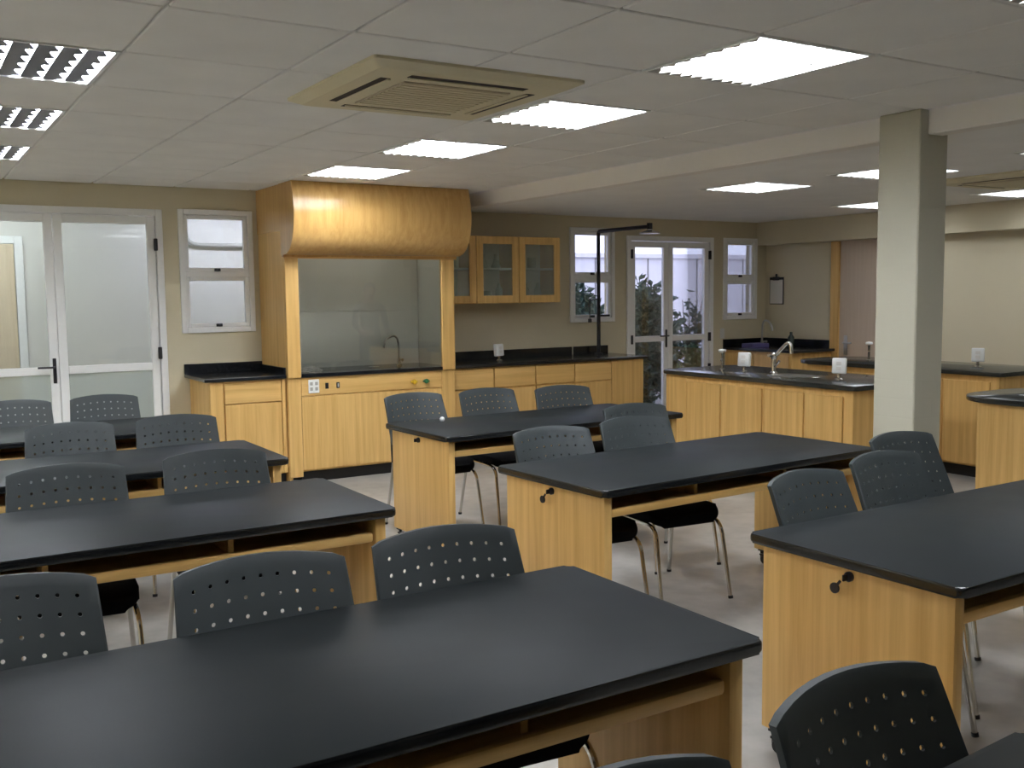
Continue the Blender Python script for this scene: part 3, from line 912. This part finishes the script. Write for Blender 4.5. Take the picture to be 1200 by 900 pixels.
obj('fill_tube', tube(bmesh.new(), [(-0.4, 0.2, 2.265), (0.4, 0.2, 2.265)], 0.013, 10), 'hood_fill', hood, smooth=True)  # unseen glowing tube added to brighten the hood interior
obj('baffle', bx(-hh + 0.06, hh - 0.06, D - 0.030, D - 0.021, CZ + 0.04, 1.432, 0.002), 'hood_liner', hood)
obj('baffle', bx(-hh + 0.06, hh - 0.06, D - 0.030, D - 0.021, 1.440, 2.25, 0.002), 'hood_liner', hood)
obj('sash', bx(-hh + 0.113, hh - 0.128, -0.014, -0.009, CZ + 0.012, 1.93), 'sash_glass', hood)
obj('worktop', slab(rrect(-hh + 0.031, hh - 0.031, -0.03, D - 0.021, 0.004, 2), CZ - 0.03, CZ, 0.005, 2), 'granite_black', hood)
a0, a1 = -hh + 0.118, hh - 0.133
obj('service_panel', bx(a0, a1, -0.012, 0.004, 0.745, CZ - 0.033, 0.003), 'maple_x', hood)
obj('door', bx(a0, a1, -0.014, 0.004, 0.115, 0.737, 0.003), 'maple', hood)
obj('carcass', bx(a0, a1, 0.006, D - 0.01, 0.10, CZ - 0.032), 'maple', hood)
obj('toe_kick', bx(a0 + 0.002, a1 - 0.002, 0.05, 0.07, 0.0, 0.10), 'toe_black', hood)
cxh = (HX0 + HX1) / 2
op = obj('outlet_plate', bx(2.96 - cxh, 3.055 - cxh, -0.021, -0.012, 0.765, 0.88, 0.003), 'white_plastic', hood)
for sx in (2.985, 3.03):
    for sz in (0.80, 0.845):
        obj('socket', bx(sx - 0.012 - cxh, sx + 0.012 - cxh, -0.024, -0.021, sz - 0.014, sz + 0.014, 0.002), 'grey_plastic', op)
for sx, mm in ((3.125, 'black_plastic'), (3.225, 'black_plastic')):
    s_ = obj('switch', bx(sx - 0.014 - cxh, sx + 0.014 - cxh, -0.019, -0.012, 0.795, 0.845, 0.002), mm, hood)
    obj('rocker', bx(sx - 0.006 - cxh, sx + 0.006 - cxh, -0.023, -0.019, 0.805, 0.835, 0.001), 'grey_plastic' if sx > 3.2 else 'black_plastic', s_)
for sx, mm in ((3.935, 'yellow_plastic'), (4.055, 'green_plastic')):
    vb = bmesh.new()
    lathe(vb, [(0.0, 0.0), (0.014, 0.0), (0.014, 0.02), (0.020, 0.024), (0.022, 0.04), (0.015, 0.048), (0.0, 0.05)], 14)
    for v in vb.verts: v.co = Vector((v.co.x + sx - cxh, -0.012 - v.co.z, v.co.y + 0.81))
    box(vb, sx - cxh - 0.034, sx - cxh + 0.034, -0.052, -0.036, 0.803, 0.817, 0.004)
    obj('gas_valve_knob', vb, mm, hood, smooth=True)

def faucet(label, loc, h, reach, ang, mat, lever=True):
    t = thing('gooseneck_faucet', label, 'faucet', loc, ang)
    b = bmesh.new()
    lathe(b, [(0.0, 0.0), (0.028, 0.0), (0.028, 0.012), (0.016, 0.022), (0.015, 0.07), (0.0, 0.07)], 16)
    obj('base', b, mat, t, smooth=True)
    pts = [Vector((0, 0, 0.05)), Vector((0, 0, h * 0.62))] + arc((0, 0, h * 0.62), (0.0, 0, h * 1.12), (reach * 0.55, 0, h), 6)[1:]
    pts += arc(pts[-1], (reach * 0.95, 0, h * 0.92), (reach, 0, h * 0.62), 5)[1:]
    obj('spout', tube(bmesh.new(), pts, 0.011, 10), mat, t, smooth=True)
    if lever:
        b = tube(bmesh.new(), [(0, 0.0, 0.05), (0.0, 0.05, 0.06), (0.0, 0.075, 0.055)], [0.010, 0.008, 0.014], 8)
        obj('handle', b, mat, t, smooth=True)
    return t
faucet('chrome gooseneck tap inside the glass hood', (3.99, 8.42, CZ), 0.27, 0.15, math.pi, 'chrome')
# crumpled wipes in the left corner of the hood
b = bmesh.new()
bmesh.ops.create_icosphere(b, subdivisions=3, radius=1.0)
for v in b.verts:
    k = 1 + random.uniform(-0.25, 0.25)
    v.co = Vector((v.co.x * 0.10 * k, v.co.y * 0.05 * k, max(0.0, (v.co.z + 0.35) * 0.034 * k)))
tag(obj('paper_wipe', b, 'paper', None, (3.01, 8.115, CZ)), 'crumpled white paper wipe in the left front corner of the hood', 'paper wipe')
# small notch tray lying on the hood floor
tag(obj('drain_cover', slab([(0.05 * math.cos(k * math.pi / 10), 0.035 * math.sin(k * math.pi / 10)) for k in range(20)], 0, 0.006, 0.002, 1), 'steel', None, (3.72, 8.38, CZ)),
    'small steel drain cover on the hood worktop', 'drain')

# ------------------------------------------------------------------ glass-fronted wall cabinets
WL = ['glass-fronted maple wall cabinet half hidden by the hood canopy', 'middle one of the three glass-fronted maple wall cabinets', 'glass-fronted maple wall cabinet nearest the window, right of the others']
wx = [4.362, 4.775, 5.255, 5.745]
for k in range(3):
    a, b_ = wx[k] + 0.001, wx[k + 1] - 0.001
    cx, h = (a + b_) / 2, (b_ - a) / 2
    t = thing('wall_cabinet', WL[k], 'cabinet', (cx, 8.34, 1.49), 0, 'glass wall cabinets')
    bm = bmesh.new()
    box(bm, -h, -h + 0.016, 0, 0.336, 0, 0.645); box(bm, h - 0.016, h, 0, 0.336, 0, 0.645)
    box(bm, -h + 0.016, h - 0.016, 0, 0.336, 0, 0.016); box(bm, -h + 0.016, h - 0.016, 0, 0.336, 0.629, 0.645)
    box(bm, -h + 0.016, h - 0.016, 0.328, 0.336, 0.016, 0.629)
    obj('body', bm, 'maple', t)
    obj('back_liner', bx(-h + 0.017, h - 0.017, 0.322, 0.327, 0.017, 0.628), 'hood_liner', t)
    obj('shelf', bx(-h + 0.017, h - 0.017, 0.03, 0.320, 0.325, 0.343), 'white_plastic', t)
    dr = obj('door', frame_bm(-h + 0.003, h - 0.003, -0.021, -0.001, 0.003, 0.642, 0.072, 0.002), 'maple', t)
    obj('pane', bx(-h + 0.070, h - 0.070, -0.012, -0.008, 0.070, 0.575), 'pane_cabinet', dr)
# glassware standing on the cabinet shelves
def vessel(name, label, loc, prof, mat='glassware', cat='glassware'):
    tag(obj(name, lathe(bmesh.new(), prof, 16), mat, None, loc, smooth=True), label, cat)
FL = [(0.0, 0.0), (0.045, 0.0), (0.05, 0.01), (0.018, 0.09), (0.018, 0.13), (0.022, 0.135), (0.0, 0.135)]
BK = [(0.0, 0.0), (0.04, 0.0), (0.042, 0.005), (0.042, 0.10), (0.045, 0.105), (0.0, 0.105)]
BT = [(0.0, 0.0), (0.034, 0.0), (0.036, 0.01), (0.036, 0.12), (0.016, 0.15), (0.016, 0.18), (0.0, 0.18)]
vessel('flask', 'conical flask on the upper shelf of the middle glass cabinet, left', (4.94, 8.47, 1.8335), FL)
vessel('flask', 'conical flask on the upper shelf of the middle glass cabinet, right', (5.08, 8.47, 1.8335), FL)
vessel('beaker', 'beaker on the bottom of the middle glass cabinet', (4.98, 8.46, 1.5065), BK)
vessel('bottle', 'slim bottle on the bottom of the middle glass cabinet', (5.10, 8.45, 1.5065), BT)
vessel('bottle', 'bottle on the bottom of the right glass cabinet, left one', (5.42, 8.46, 1.5065), BT)
vessel('bottle', 'bottle on the bottom of the right glass cabinet, right one', (5.56, 8.46, 1.5065), BT)
vessel('beaker', 'beaker on the upper shelf of the right glass cabinet', (5.50, 8.47, 1.8335), BK)
vessel('beaker', 'beaker on the upper shelf of the left glass cabinet', (4.62, 8.47, 1.8335), BK)

# ------------------------------------------------------------------ pedestal sockets, gas taps
def pedestal(label, loc, rz):
    t = thing('pedestal_socket', label, 'socket', loc, rz)
    obj('base', lathe(bmesh.new(), [(0.0, 0.0), (0.034, 0.0), (0.034, 0.006), (0.014, 0.014), (0.014, 0.05), (0.0, 0.05)], 16), 'chrome', t, smooth=True)
    b = bx(-0.052, 0.052, -0.026, 0.026, 0.046, 0.165, 0.010, 3)
    bmesh.ops.rotate(b, verts=b.verts, cent=(0, 0, 0.046), matrix=Matrix.Rotation(math.radians(-6), 3, 'X'))
    hsg = obj('housing', b, 'white_plastic', t, smooth=True, angle=50)
    for z in (0.085, 0.125):
        s = bx(-0.020, 0.020, -0.0275 - (0.012 if z > 0.1 else 0.0035) * 0, -0.024, z - 0.014, z + 0.014, 0.002)
        bmesh.ops.rotate(s, verts=s.verts, cent=(0, 0, 0.046), matrix=Matrix.Rotation(math.radians(-6), 3, 'X'))
        obj('socket_face', s, 'paper', hsg)
    return t
def gas_tap(label, loc, knob='white_plastic'):
    t = thing('gas_tap', label, 'gas tap', loc)
    obj('stem', lathe(bmesh.new(), [(0.0, 0.0), (0.026, 0.0), (0.026, 0.008), (0.011, 0.016), (0.011, 0.14), (0.016, 0.15), (0.0, 0.155)], 14), 'chrome', t, smooth=True)
    obj('nozzle', tube(bmesh.new(), [(0, 0, 0.09), (-0.03, -0.02, 0.095), (-0.055, -0.04, 0.085)], [0.010, 0.007, 0.005], 8), 'chrome', t, smooth=True)
    obj('knob', lathe(bmesh.new(), [(0.0, 0.156), (0.030, 0.158), (0.034, 0.168), (0.030, 0.180), (0.0, 0.184)], 14), knob, t, smooth=True)
    return t
pedestal('white pedestal socket on the wall counter right of the hood', (5.04, 8.36, CZ), math.radians(20))

# ------------------------------------------------------------------ sink islands
IZ = 0.90
def island(lab_top, labs, x0, x1, y0, y1, rad, units, doors=True):
    t = thing('island_worktop', lab_top, 'countertop', ((x0 + x1) / 2, (y0 + y1) / 2, 0))
    cx, cy = (x0 + x1) / 2, (y0 + y1) / 2
    obj('worktop', slab(rrect(x0 - cx, x1 - cx, y0 - cy, y1 - cy, rad, 8), IZ - 0.035, IZ, 0.008, 2), 'granite_island', t, smooth=True, angle=50)
    for (a, b, drs), lab in zip(units, labs):
        u = thing('island_cabinet', lab, 'cabinet', (cx, (a + b) / 2, 0))
        hx, hy = (x1 - x0) / 2 - 0.045, (b - a) / 2 - 0.001
        obj('body', bx(-hx, hx, -hy, hy, 0.10, IZ - 0.037, 0.003), 'maple', u)
        obj('toe_kick', bx(-hx + 0.05, hx - 0.05, -hy + 0.03, hy - 0.03, 0.0, 0.10), 'toe_black', u)
        for (ya, yb) in drs:
            m_ = (a + b) / 2
            obj('door', bx(-hx - 0.016, -hx, ya - m_, yb - m_, 0.115, IZ - 0.085, 0.003), 'maple', u)
    return t
island('dark stone worktop of the sink island left of the column',
       ['maple island cabinet with two doors beside the column', 'maple island cabinet with two doors in the middle of the sink island', 'plain maple end unit of the sink island by the garden door'],
       5.76, 6.66, 4.70, 6.82, (0.03, 0.03, 0.10, 0.10),
       [(4.745, 5.60, [(4.83, 5.18), (5.195, 5.585)]), (5.60, 6.51, [(5.62, 6.07), (6.085, 6.49)]), (6.51, 6.775, [])])
island('grey-black stone worktop of the far island seen on both sides of the column',
       ['maple far island cabinet right of the column', 'maple far island cabinet left of the column, behind the sink island'],
       7.58, 8.45, 4.74, 6.98, (0.03, 0.03, 0.25, 0.25),
       [(4.785, 5.75, [(4.86, 5.28), (5.30, 5.72)]), (5.75, 6.80, [(5.77, 6.25), (6.27, 6.72)])])
island('rounded dark stone worktop of the near island cut off by the right edge',
       ['maple cabinet under the rounded worktop at the right edge'],
       5.78, 6.68, 2.75, 3.98, (0.03, 0.03, 0.28, 0.28),
       [(2.80, 3.80, [])])
gas_tap('slim gas tap at the far end of the sink island, before the garden door', (6.12, 6.40, IZ))
pedestal('white pedestal socket on the sink island left of the chrome tap', (6.12, 6.14, IZ), math.radians(-70))
t = thing('mixer_tap', 'chrome mixer tap with angled spout beside the sink of the island', 'faucet', (6.16, 5.84, IZ), math.radians(-75))
obj('base', lathe(bmesh.new(), [(0.0, 0.0), (0.034, 0.0), (0.034, 0.010), (0.022, 0.022), (0.020, 0.12), (0.027, 0.13), (0.027, 0.165), (0.018, 0.175), (0.0, 0.175)], 16), 'chrome', t, smooth=True)
obj('spout', tube(bmesh.new(), [(0.0, 0, 0.14), (0.05, 0, 0.19), (0.105, 0, 0.245)] + arc((0.105, 0, 0.245), (0.14, 0, 0.275), (0.15, 0, 0.225), 5)[1:] + [(0.155, 0, 0.17)], 0.015, 12), 'chrome', t, smooth=True)
obj('cross_handle', tube(bmesh.new(), [(-0.005, -0.085, 0.155), (0, 0.0, 0.148), (-0.005, 0.085, 0.155)], [0.013, 0.008, 0.013], 10), 'chrome', t, smooth=True)
obj('side_lever', tube(bmesh.new(), [(0.0, 0.0, 0.05), (0.045, -0.03, 0.085), (0.07, -0.045, 0.11)], [0.010, 0.008, 0.012], 8), 'chrome', t, smooth=True)
pedestal('white pedestal socket on the sink island nearest the column', (6.12, 5.14, IZ), math.radians(-60))
gas_tap('gas tap on the far island, just left of the column', (7.98, 6.35, IZ))
pedestal('white pedestal socket on the far island right of the column', (8.02, 5.24, IZ), math.radians(-60))
sk = thing('sink', 'shiny steel oval sink rim set in the island worktop', 'sink', (6.14, 5.60, IZ))
b = bmesh.new()
N = 28
ro = [b.verts.new((0.19 * math.cos(k * 2 * math.pi / N), 0.24 * math.sin(k * 2 * math.pi / N), 0.001)) for k in range(N)]
rm = [b.verts.new((0.175 * math.cos(k * 2 * math.pi / N), 0.225 * math.sin(k * 2 * math.pi / N), 0.007)) for k in range(N)]
ri = [b.verts.new((0.16 * math.cos(k * 2 * math.pi / N), 0.21 * math.sin(k * 2 * math.pi / N), 0.002)) for k in range(N)]
for a_, c_ in ((ro, rm), (rm, ri)):
    for k in range(N): b.faces.new((a_[k], a_[(k + 1) % N], c_[(k + 1) % N], c_[k]))
obj('rim', b, 'chrome', sk, smooth=True, angle=80)
b = bmesh.new()
ri = [b.verts.new((0.16 * math.cos(k * 2 * math.pi / N), 0.21 * math.sin(k * 2 * math.pi / N), 0.0015)) for k in range(N)]
b.faces.new(ri)
obj('basin', b, 'steel', sk)

# corner counter at the right end of the back wall
t = thing('corner_cabinet', 'maple corner cabinet between garden window and right wall', 'cabinet', (8.66, 8.2, 0))
obj('body', bx(-0.32, 0.338, -0.55, 0.478, 0.10, CZ - 0.032, 0.003), 'maple', t)
obj('toe_kick', bx(-0.27, 0.33, -0.50, 0.47, 0, 0.10), 'toe_black', t)
obj('door', bx(-0.337, -0.321, -0.52, 0.0, 0.12, CZ - 0.06, 0.003), 'maple', t)
obj('door', bx(-0.337, -0.321, 0.01, 0.46, 0.12, CZ - 0.06, 0.003), 'maple', t)
t = thing('counter', 'black stone corner counter against the right wall', 'countertop', (8.66, 8.2, 0))
obj('worktop', slab(rrect(-0.36, 0.338, -0.60, 0.478, 0.004, 2), CZ - 0.03, CZ, 0.006, 2), 'granite_black', t)
obj('backsplash', bx(-0.36, 0.338, 0.455, 0.478, CZ, CZ + 0.09, 0.003), 'granite_black', t)
obj('backsplash', bx(0.316, 0.338, -0.60, 0.454, CZ, CZ + 0.09, 0.003), 'granite_black', t)
faucet('dark gooseneck tap on the corner counter', (8.72, 8.46, CZ), 0.30, 0.16, math.radians(-90), 'steel')
tag(obj('tray', slab(rrect(-0.14, 0.14, -0.09, 0.09, 0.02, 3), 0, 0.05, 0.008, 2), 'blue_tray', None, (8.50, 8.35, CZ)), 'bluish plastic tray on the corner counter', 'tray')
vessel('bottle', 'dark bottle on the corner counter beside the tray', (8.76, 8.05, CZ), BT, 'bottle_dark', 'bottle')

# clipboard hanging on the right wall by the corner
t = thing('clipboard', 'white sheet on a clipboard hanging in the corner by the window', 'clipboard', (XR, 8.50, 1.42))
obj('board', bx(-0.010, -0.001, -0.11, 0.11, 0, 0.32, 0.003), 'black_plastic', t)
obj('sheet', bx(-0.0125, -0.0105, -0.10, 0.098, 0.01, 0.29), 'paper', t)
b = bx(-0.026, -0.010, -0.05, 0.05, 0.285, 0.325, 0.005); tube(b, [(-0.012, 0, 0.32), (-0.012, 0, 0.36)], 0.012, 8)
obj('clip', b, 'black_metal', t)
tag(obj('light_switch', bx(8.255, 8.325, YW - 0.009, YW - 0.001, 1.03, 1.15, 0.003), 'wall_white'), 'pale switch plate on the wall right of the garden door', 'switch')

# ------------------------------------------------------------------ emergency shower
t = thing('emergency_shower', 'black emergency shower pipe with overhead spray by the window', 'shower', (6.40, 8.56, 0))
obj('pipe', tube(bmesh.new(), [(0, 0, CZ + 0.001), (0, 0, 2.19)] + arc((0, 0, 2.19), (0, 0, 2.225), (0, -0.035, 2.225), 4)[1:] + [(0, -0.84, 2.225)], 0.020, 12), 'black_metal', t, smooth=True)
b = bmesh.new()
lathe(b, [(0.0, 2.215), (0.022, 2.215), (0.024, 2.19), (0.10, 2.165), (0.105, 2.155), (0.0, 2.155)], 20, (0, -0.84, 0))
obj('spray_head', b, 'chrome', t, smooth=True)
obj('floor_flange', lathe(bmesh.new(), [(0.0, CZ + 0.0005), (0.045, CZ + 0.0005), (0.045, CZ + 0.01), (0.022, CZ + 0.016), (0.0, CZ + 0.016)], 16), 'black_metal', t, smooth=True)
obj('elbow', lathe(bmesh.new(), [(0.0, -0.03), (0.028, -0.03), (0.028, 0.03), (0.0, 0.03)], 12, (0, -0.84, 2.228)), 'black_metal', t, smooth=True)
b = tube(bmesh.new(), [(0, 0, 1.34), (0.13, -0.02, 1.34)], 0.011, 8)
obj('lever', b, 'black_metal', t, smooth=True)
b = tube(bmesh.new(), [(-0.13, -0.02, 1.30), (-0.13, -0.02, 1.52)], 0.005, 6); box(b, -0.15, -0.11, -0.03, -0.01, 1.27, 1.31, 0.004)
tube(b, [(-0.13, -0.02, 1.50), (0, 0, 1.52)], 0.006, 6)
obj('pull_rod', b, 'black_metal', t, smooth=True)

# small white ball on the far right table
b = bmesh.new(); bmesh.ops.create_uvsphere(b, u_segments=14, v_segments=10, radius=0.017)
for v in b.verts: v.co.z = max(v.co.z, -0.014) + 0.014
tag(obj('cap', b, 'white_plastic', None, (3.01, 5.72, TZ), smooth=True), 'tiny white cap lying on the left end of the far right table', 'cap')

# ------------------------------------------------------------------ beyond the back wall: corridor on the left, yard on the right
Y0 = YW + TH
struct(obj('corridor_floor', bx(-1.6, 5.3, Y0, 11.2, -0.12, 0.0), 'corr_floor'))
struct(obj('corridor_ceiling', bx(-1.6, 5.3, Y0, 11.2, 2.6, 2.7), 'wall_white'))
struct(obj('corridor_wall', bx(-1.6, 5.3, 11.0, 11.2, 0.0, 2.6), 'wall_white'))
struct(obj('corridor_wall', bx(-1.7, -1.6, Y0, 11.2, 0.0, 2.7), 'wall_white'))
struct(obj('corridor_wall', bx(5.2, 5.3, Y0, 11.0, 0.0, 2.6), 'wall_white'))
t = struct(link('door_4', None, loc=(0.62, 11.0, 0)), 'pale wooden corridor door seen through the left glass')
obj('door_leaf', bx(-0.45, 0.45, -0.03, -0.002, 0.005, 2.12, 0.003), 'pale_wood', t)
bm = bmesh.new(); box(bm, -0.53, -0.455, -0.04, -0.001, 0, 2.2, 0.003); box(bm, 0.455, 0.53, -0.04, -0.001, 0, 2.2, 0.003); box(bm, -0.455, 0.455, -0.04, -0.001, 2.125, 2.2, 0.003)
obj('door_frame', bm, 'alu_white', t)
for k, (lx, ly) in enumerate(((0.6, 9.9), (3.2, 10.0))):
    t = thing('corridor_light', ['tube light in the corridor behind the left door', 'grey tube light hanging behind the window left of the hood'][k], 'light', (lx, ly, 2.6))
    obj('housing', prism_x([(-0.09, -0.002), (0.09, -0.002), (0.12, -0.05), (-0.12, -0.05)], -0.65, 0.65), 'grey_plastic', t)
    for s in (-0.06, 0.06):
        obj('tube', tube(bmesh.new(), [(-0.6, s, -0.068), (0.6, s, -0.068)], 0.014, 10), ('lamp_corridor', 'lamp_corridor_blue')[k], t, smooth=True)
t = thing('wall_pipe', 'grey pipe loop on the corridor wall seen in the upper window pane', 'pipe', (3.0, 10.93, 2.1))
obj('pipe', tube(bmesh.new(), [(0.7, 0, 0.04), (-0.15, 0, 0.04)] + arc((-0.15, 0, 0.04), (-0.28, 0, 0.05), (-0.28, 0, 0.16), 5)[1:] + [(-0.28, 0, 0.30)], 0.022, 10), 'grey_plastic', t, smooth=True)

struct(obj('yard_ground', bx(5.3, 20, Y0, 20, -0.12, -0.02), 'yard_ground'))
struct(obj('yard_wall', bx(5.3, 20, 12.6, 12.8, -0.02, 2.12), 'yard_wall'))
for k in range(9):
    struct(obj('yard_wall_joint', bx(8.3 + k * 1.05, 8.32 + k * 1.05, 12.592, 12.6, 0, 2.12), 'yard_ground'))
struct(obj('yard_wall_cap', bx(5.3, 20, 12.55, 12.85, 2.12, 2.20, 0.01), 'yard_wall'))
struct(obj('yard_eave', bx(5.3, 14.0, Y0, Y0 + 0.75, 2.62, 2.75), 'yard_wall'))

def shrub(label, x, y, h, rx, ry, n, mat, leaf=0.07, z0=0.15):
    t = thing('shrub', label, 'shrub', (x, y, -0.02))
    b = bmesh.new()
    for k in range(6):
        a = random.uniform(0, 6.28); r = random.uniform(0.2, 0.8)
        tube(b, [(0.03 * math.cos(a), 0.03 * math.sin(a), 0), (r * rx * 0.4 * math.cos(a), r * ry * 0.4 * math.sin(a), h * 0.45), (r * rx * math.cos(a), r * ry * math.sin(a), h * 0.9)], [0.02, 0.013, 0.004], 6)
    obj('stem', b, 'bark', t)
    b = bmesh.new()
    for k in range(n):
        while True:
            p = Vector((random.uniform(-1, 1), random.uniform(-1, 1), random.uniform(-1, 1)))
            if 0.25 < p.length < 1: break
        wob = 0.8 + 0.25 * math.sin(5 * p.x + 3 * p.z) + random.uniform(-0.1, 0.1)
        c = Vector((p.x * rx * wob, p.y * ry * wob, z0 + (h - z0) * (0.5 + 0.5 * p.z * wob)))
        d = Vector((random.gauss(0, 1), random.gauss(0, 1), random.gauss(0.3, 0.8))).normalized()
        s = d.cross(Vector((random.gauss(0, 1), random.gauss(0, 1), random.gauss(0, 1)))).normalized()
        L = leaf * random.uniform(0.7, 1.3)
        nrm = d.cross(s) * L * 0.12
        q = [c, c + d * L * 0.5 + s * L * 0.26 + nrm, c + d * L, c + d * L * 0.5 - s * L * 0.26 + nrm, c + d * L * 0.5]
        vv = [b.verts.new(a) for a in q]
        b.faces.new((vv[0], vv[1], vv[4])); b.faces.new((vv[1], vv[2], vv[4])); b.faces.new((vv[2], vv[3], vv[4])); b.faces.new((vv[3], vv[0], vv[4]))
    f = obj('foliage', b, mat, t); f['kind'] = 'stuff'
    return t
shrub('dense dark green shrub behind the left leaf of the garden door', 8.96, 10.85, 1.74, 0.50, 0.5, 9000, 'leaf_dark', 0.12, -0.1)
shrub('dark green shrub behind the window by the shower pipe', 7.80, 10.75, 1.70, 0.40, 0.40, 6000, 'leaf_dark', 0.12, -0.1)
shrub('airy plant with spaced leaves behind the right leaf of the garden door', 9.95, 11.1, 1.65, 0.42, 0.36, 240, 'leaf_dark', 0.15)
shrub('low leafy plant behind the right leaf of the garden door, near its foot', 8.98, 9.80, 0.95, 0.34, 0.28, 700, 'leaf_light', 0.09)

# ------------------------------------------------------------------ person standing among the islands (shows as a reflection in the hood glass)
def person(label, x, y, rz):
    t = thing('person', label, 'person', (x, y, 0), rz)
    V = [(0, 0, 0.96), (0, 0.01, 1.12), (0, 0.0, 1.30), (0, -0.01, 1.43), (0, -0.005, 1.51), (0, 0.01, 1.58), (0, 0.015, 1.67), (0, 0.01, 1.73)]
    Rr = [(0.17, 0.12), (0.15, 0.11), (0.18, 0.12), (0.12, 0.09), (0.058, 0.058), (0.07, 0.085), (0.082, 0.10), (0.05, 0.06)]
    E = [(i, i + 1) for i in range(7)]
    for sx in (-1, 1):
        b = len(V)
        V += [(sx * 0.20, 0, 1.41), (sx * 0.25, 0.02, 1.15), (sx * 0.20, 0.20, 1.03), (sx * 0.15, 0.27, 1.04)]
        Rr += [(0.062, 0.062), (0.05, 0.05), (0.036, 0.036), (0.03, 0.022)]
        E += [(3, b), (b, b + 1), (b + 1, b + 2), (b + 2, b + 3)]
        h = b + 3
        for k in range(5):                      # four fingers and a thumb
            f = len(V)
            if k < 4:
                L = (0.075, 0.085, 0.08, 0.062)[k]; dz = 0.026 - 0.018 * k
                V += [(sx * 0.145, 0.30, 1.04 + dz), (sx * 0.125, 0.30 + L * 0.6, 1.04 + dz), (sx * 0.10, 0.30 + L * 0.85, 1.035 + dz)]
            else:
                V += [(sx * 0.13, 0.28, 1.075), (sx * 0.115, 0.305, 1.095), (sx * 0.10, 0.325, 1.10)]
            Rr += [(0.010, 0.010), (0.0085, 0.0085), (0.0075, 0.0075)]
            E += [(h, f), (f, f + 1), (f + 1, f + 2)]
        b = len(V)
        V += [(sx * 0.095, 0, 0.88), (sx * 0.105, 0.015, 0.50), (sx * 0.11, -0.01, 0.09), (sx * 0.12, 0.15, 0.035)]
        Rr += [(0.095, 0.10), (0.062, 0.065), (0.045, 0.05), (0.04, 0.032)]
        E += [(0, b), (b, b + 1), (b + 1, b + 2), (b + 2, b + 3)]
    me = bpy.data.meshes.new('body'); me.from_pydata(V, E, [])
    o = link('body', me, None, t)
    sk_ = o.modifiers.new('skin', 'SKIN'); sk_.use_smooth_shade = True
    for d, r in zip(me.skin_vertices[0].data, Rr): d.radius = r
    for i, d in enumerate(me.skin_vertices[0].data): d.use_root = (i == 0)
    ss = o.modifiers.new('smooth', 'SUBSURF'); ss.levels = 1; ss.render_levels = 1
    dg = bpy.context.evaluated_depsgraph_get()
    ev = bpy.data.meshes.new_from_object(o.evaluated_get(dg))
    o.modifiers.clear()
    ev.materials.clear()
    for m_ in ('shirt', 'skin', 'trousers', 'shoe'): ev.materials.append(MATS[m_])
    for p in ev.polygons:
        c = p.center; p.use_smooth = True
        if c.z > 1.475 or c.y > 0.17 and c.z > 0.9: p.material_index = 1
        elif c.z < 0.08: p.material_index = 3
        elif c.z < 0.93: p.material_index = 2
    o.data = ev
    b = bmesh.new(); bmesh.ops.create_uvsphere(b, u_segments=20, v_segments=14, radius=1.0)
    bmesh.ops.delete(b, geom=[v for v in b.verts if v.co.z < -0.25 or (v.co.y > 0.55 and v.co.z < 0.45)], context='VERTS')
    for v in b.verts: v.co = Vector((v.co.x * 0.092, v.co.y * 0.112 + 0.005, v.co.z * 0.115 + 1.665))
    obj('hair', b, 'hair', t, smooth=True)
    for sx in (-1, 1):
        b = bmesh.new(); bmesh.ops.create_uvsphere(b, u_segments=10, v_segments=8, radius=0.011)
        for v in b.verts: v.co += Vector((sx * 0.032, 0.098, 1.645))
        obj('eye', b, 'eye', t, smooth=True)
        b = bmesh.new(); bmesh.ops.create_uvsphere(b, u_segments=10, v_segments=8, radius=1)
        for v in b.verts: v.co = Vector((v.co.x * 0.010 + sx * 0.084, v.co.y * 0.018 + 0.012, v.co.z * 0.03 + 1.635))
        obj('ear', b, 'skin', t, smooth=True)
    b = bmesh.new(); tube(b, [(0, 0.098, 1.65), (0, 0.120, 1.612), (0, 0.100, 1.600)], [0.008, 0.014, 0.010], 8)
    obj('nose', b, 'skin', t, smooth=True)
    b = bx(-0.025, 0.025, 0.085, 0.100, 1.572, 1.582, 0.003)
    obj('mouth', b, 'lip', t)
    return t
simple('trousers', srgb(40, 42, 52), 0.85)
simple('shoe', srgb(24, 22, 22), 0.5)
simple('hair', srgb(30, 24, 20), 0.7)
simple('eye', srgb(40, 32, 28), 0.3)
simple('lip', srgb(140, 84, 76), 0.5)
person('person in a dark shirt, seen as a faint reflection in the hood glass', 6.10, 2.20, 0.0)
